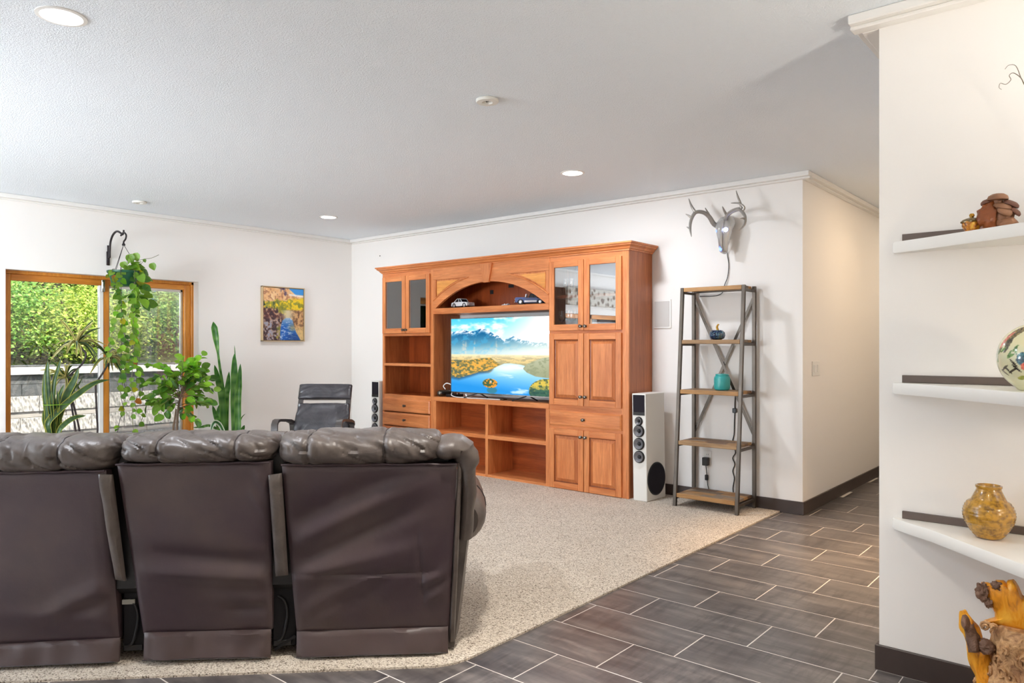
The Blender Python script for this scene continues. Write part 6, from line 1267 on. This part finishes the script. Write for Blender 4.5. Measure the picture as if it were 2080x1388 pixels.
def shrub(label, x, y, zb, rx, ry, rz_, kind, n, size, name='shrub', cat='shrub'):
    n = int(n * 2.2); size *= .66
    s_ = thing(name, label, cat, (x, y, zb), 0, 'bushes on the hillside outside')
    q = MB()
    for k in range(5):
        a = k * 1.3; q.tube([(x, y, zb - .15), (x + .3 * rx * cos(a), y + .3 * ry * sin(a), zb + rz_ * .6), (x + .6 * rx * cos(a), y + .6 * ry * sin(a), zb + rz_ * 1.3)], [.05, .035, .012], 6)
    obj('stem', q, M['stemb'], s_)
    nc = max(30, n // 110); th = rng.uniform(0, 2 * pi, nc); ph = np.arccos(rng.uniform(-.75, 1, nc)); rr = rng.uniform(.55, 1.0, nc)
    cc = np.stack([rr * rx * np.sin(ph) * np.cos(th), rr * ry * np.sin(ph) * np.sin(th), rz_ * (.62 + 1.1 * rr * np.cos(ph))], 1)
    ci = rng.integers(0, nc, n); p_ = cc[ci] + rng.normal(0, 1, (n, 3)) * np.array([.20, .20, .15]) * min(rx, 1.3)
    d = rng.normal(0, 1, (n, 3)); d[:, 2] = d[:, 2] * .5 - .35; d /= np.linalg.norm(d, axis=1)[:, None]; e_ = np.cross(d, rng.normal(0, 1, (n, 3)) * .5 + np.array([.5, 0, 1.0])); e_ /= np.linalg.norm(e_, axis=1)[:, None]; nn = np.cross(d, e_)
    sz = size * rng.uniform(.6, 1.25, n)[:, None]; V = np.stack([p_, p_ + d * sz * .5 + e_ * sz * .30 + nn * sz * .06, p_ + d * sz, p_ + d * sz * .5 - e_ * sz * .30 + nn * sz * .06], 1).reshape(-1, 3)
    me = bpy.data.meshes.new('foliage'); F = np.arange(4 * n).reshape(n, 4); tri = np.concatenate([F[:, [0, 1, 2]], F[:, [0, 2, 3]]], 0)
    me.from_pydata(V.tolist(), [], tri.tolist()); m, c1, c2 = FOL[kind]; me.materials.append(m); o = bpy.data.objects.new('foliage', me); COL.objects.link(o); o.parent = s_; o['kind'] = 'stuff'
    tt = np.clip(rng.normal(.45, .28, n) + .25 * (rng.random(nc)[ci] - .5), 0, 1); cl = lerp(c255(*c1), c255(*c2), tt); paint(o, np.repeat(cl, 4, 0))
hz = lambda x: .92 + 9.5 * ((-10.95 - x) / 16) ** 1.15
SHR = [(-11.7, 1.9, .8, .9, .62, 0, 5200, .085, 'yellow green bush just behind retaining wall at far left of the door'), (-11.8, 3.1, .8, .9, .60, 1, 5200, .085, 'mid green bush behind retaining wall seen past the dracaena'),
 (-11.7, 4.2, .8, .9, .60, 0, 5200, .085, 'pale bush behind retaining wall seen past the hanging vines'), (-11.8, 5.4, .8, .9, .64, 1, 5200, .085, 'bush behind retaining wall seen at right end of the door'), (-11.8, 6.7, .9, .9, .7, 0, 4200, .085, 'yellow green bush past the right end of the door'), (-11.9, -1.6, 1.2, 1.3, 1.3, 0, 5200, .10, 'bush behind retaining wall opposite the second window'), (-12.4, -4.0, 1.4, 1.4, 1.5, 1, 5200, .12, 'bush behind retaining wall far past the second window'), (-11.7, .7, .9, .9, .7, 1, 4200, .085, 'bush past the left end of the door'),
 (-13.3, 2.5, 1.1, 1.1, .80, 1, 6000, .11, 'taller bush in second row at left of the sliding panel'), (-13.4, 4.0, 1.1, 1.1, .75, 0, 6000, .11, 'bright bush in second row behind the sliding panel'), (-13.3, 5.6, 1.1, 1.1, .80, 2, 6000, .11, 'darker bush in second row behind the hanging pot'), (-13.4, 7.2, 1.1, 1.1, .85, 1, 6000, .11, 'mid green bush in second row behind the fixed panel'), (-13.4, 1.0, 1.1, 1.1, .9, 1, 4500, .11, 'second row bush hidden left of the door'),
 (-15.6, 2.6, 1.6, 1.5, 1.3, 2, 7000, .15, 'dark leafy tree high on the slope at left'), (-15.8, 5.0, 1.6, 1.5, 1.3, 1, 7000, .15, 'leafy tree high on the slope at center of the door'), (-15.6, 7.4, 1.6, 1.5, 1.3, 2, 7000, .15, 'dark tree high on the slope seen through fixed panel'), (-15.6, 9.6, 1.6, 1.5, 1.3, 1, 5000, .15, 'tree high on the slope past the right end'),
 (-19, 3.5, 2.2, 2.2, 1.9, 2, 6000, .22, 'big dark tree at the back of the slope, left'), (-19, 7.5, 2.2, 2.2, 1.9, 1, 6000, .22, 'big tree at the back of the slope, middle'), (-19, 11.5, 2.2, 2.2, 1.9, 2, 6000, .22, 'big dark tree at the back of the slope, right')]
for (x, y, rx, ry, rz_, kd, n, sz, lb) in SHR: shrub(lb, x, y, hz(x), rx, ry, rz_, kd, n, sz, 'tree' if x < -15 else 'shrub', 'tree' if x < -15 else 'shrub')
# curtain and valance at the second window (mirrored in the cabinet glass)
M['curtain'] = plain('brown_curtain', (110, 84, 70), .9); t = NT('valance_print'); p = t.principled(None, .9); v = t.coord(); vo = t.n('ShaderNodeTexVoronoi'); vo.inputs['Scale'].default_value = 9; t.l(v, vo.inputs['Vector']); t.l(t.ramp(vo.outputs['Distance'], [(.25, L((120, 106, 94))), (.5, L((206, 200, 188)))]), p.inputs['Base Color']); M['valance'] = t.m
def cur(u, v): y = .52 + .40 * u; return (-7.70 + .035 * sin(u * 40) , y, .06 + 2.33 * v)
q = MB(); q.grid(cur, 80, 6); solo('curtain', q, M['curtain'], 'brown curtain beside the second window, seen only mirrored in cabinet glass', 'curtain', loc=(-7.7, .7, .06))
q = MB(); q.box(-7.79, -7.68, -1.8, .45, 2.10, 2.42, .01); solo('valance', q, M['valance'], 'patterned valance over the second window, mirrored in cabinet glass', 'valance', loc=(-7.74, -.7, 2.1))
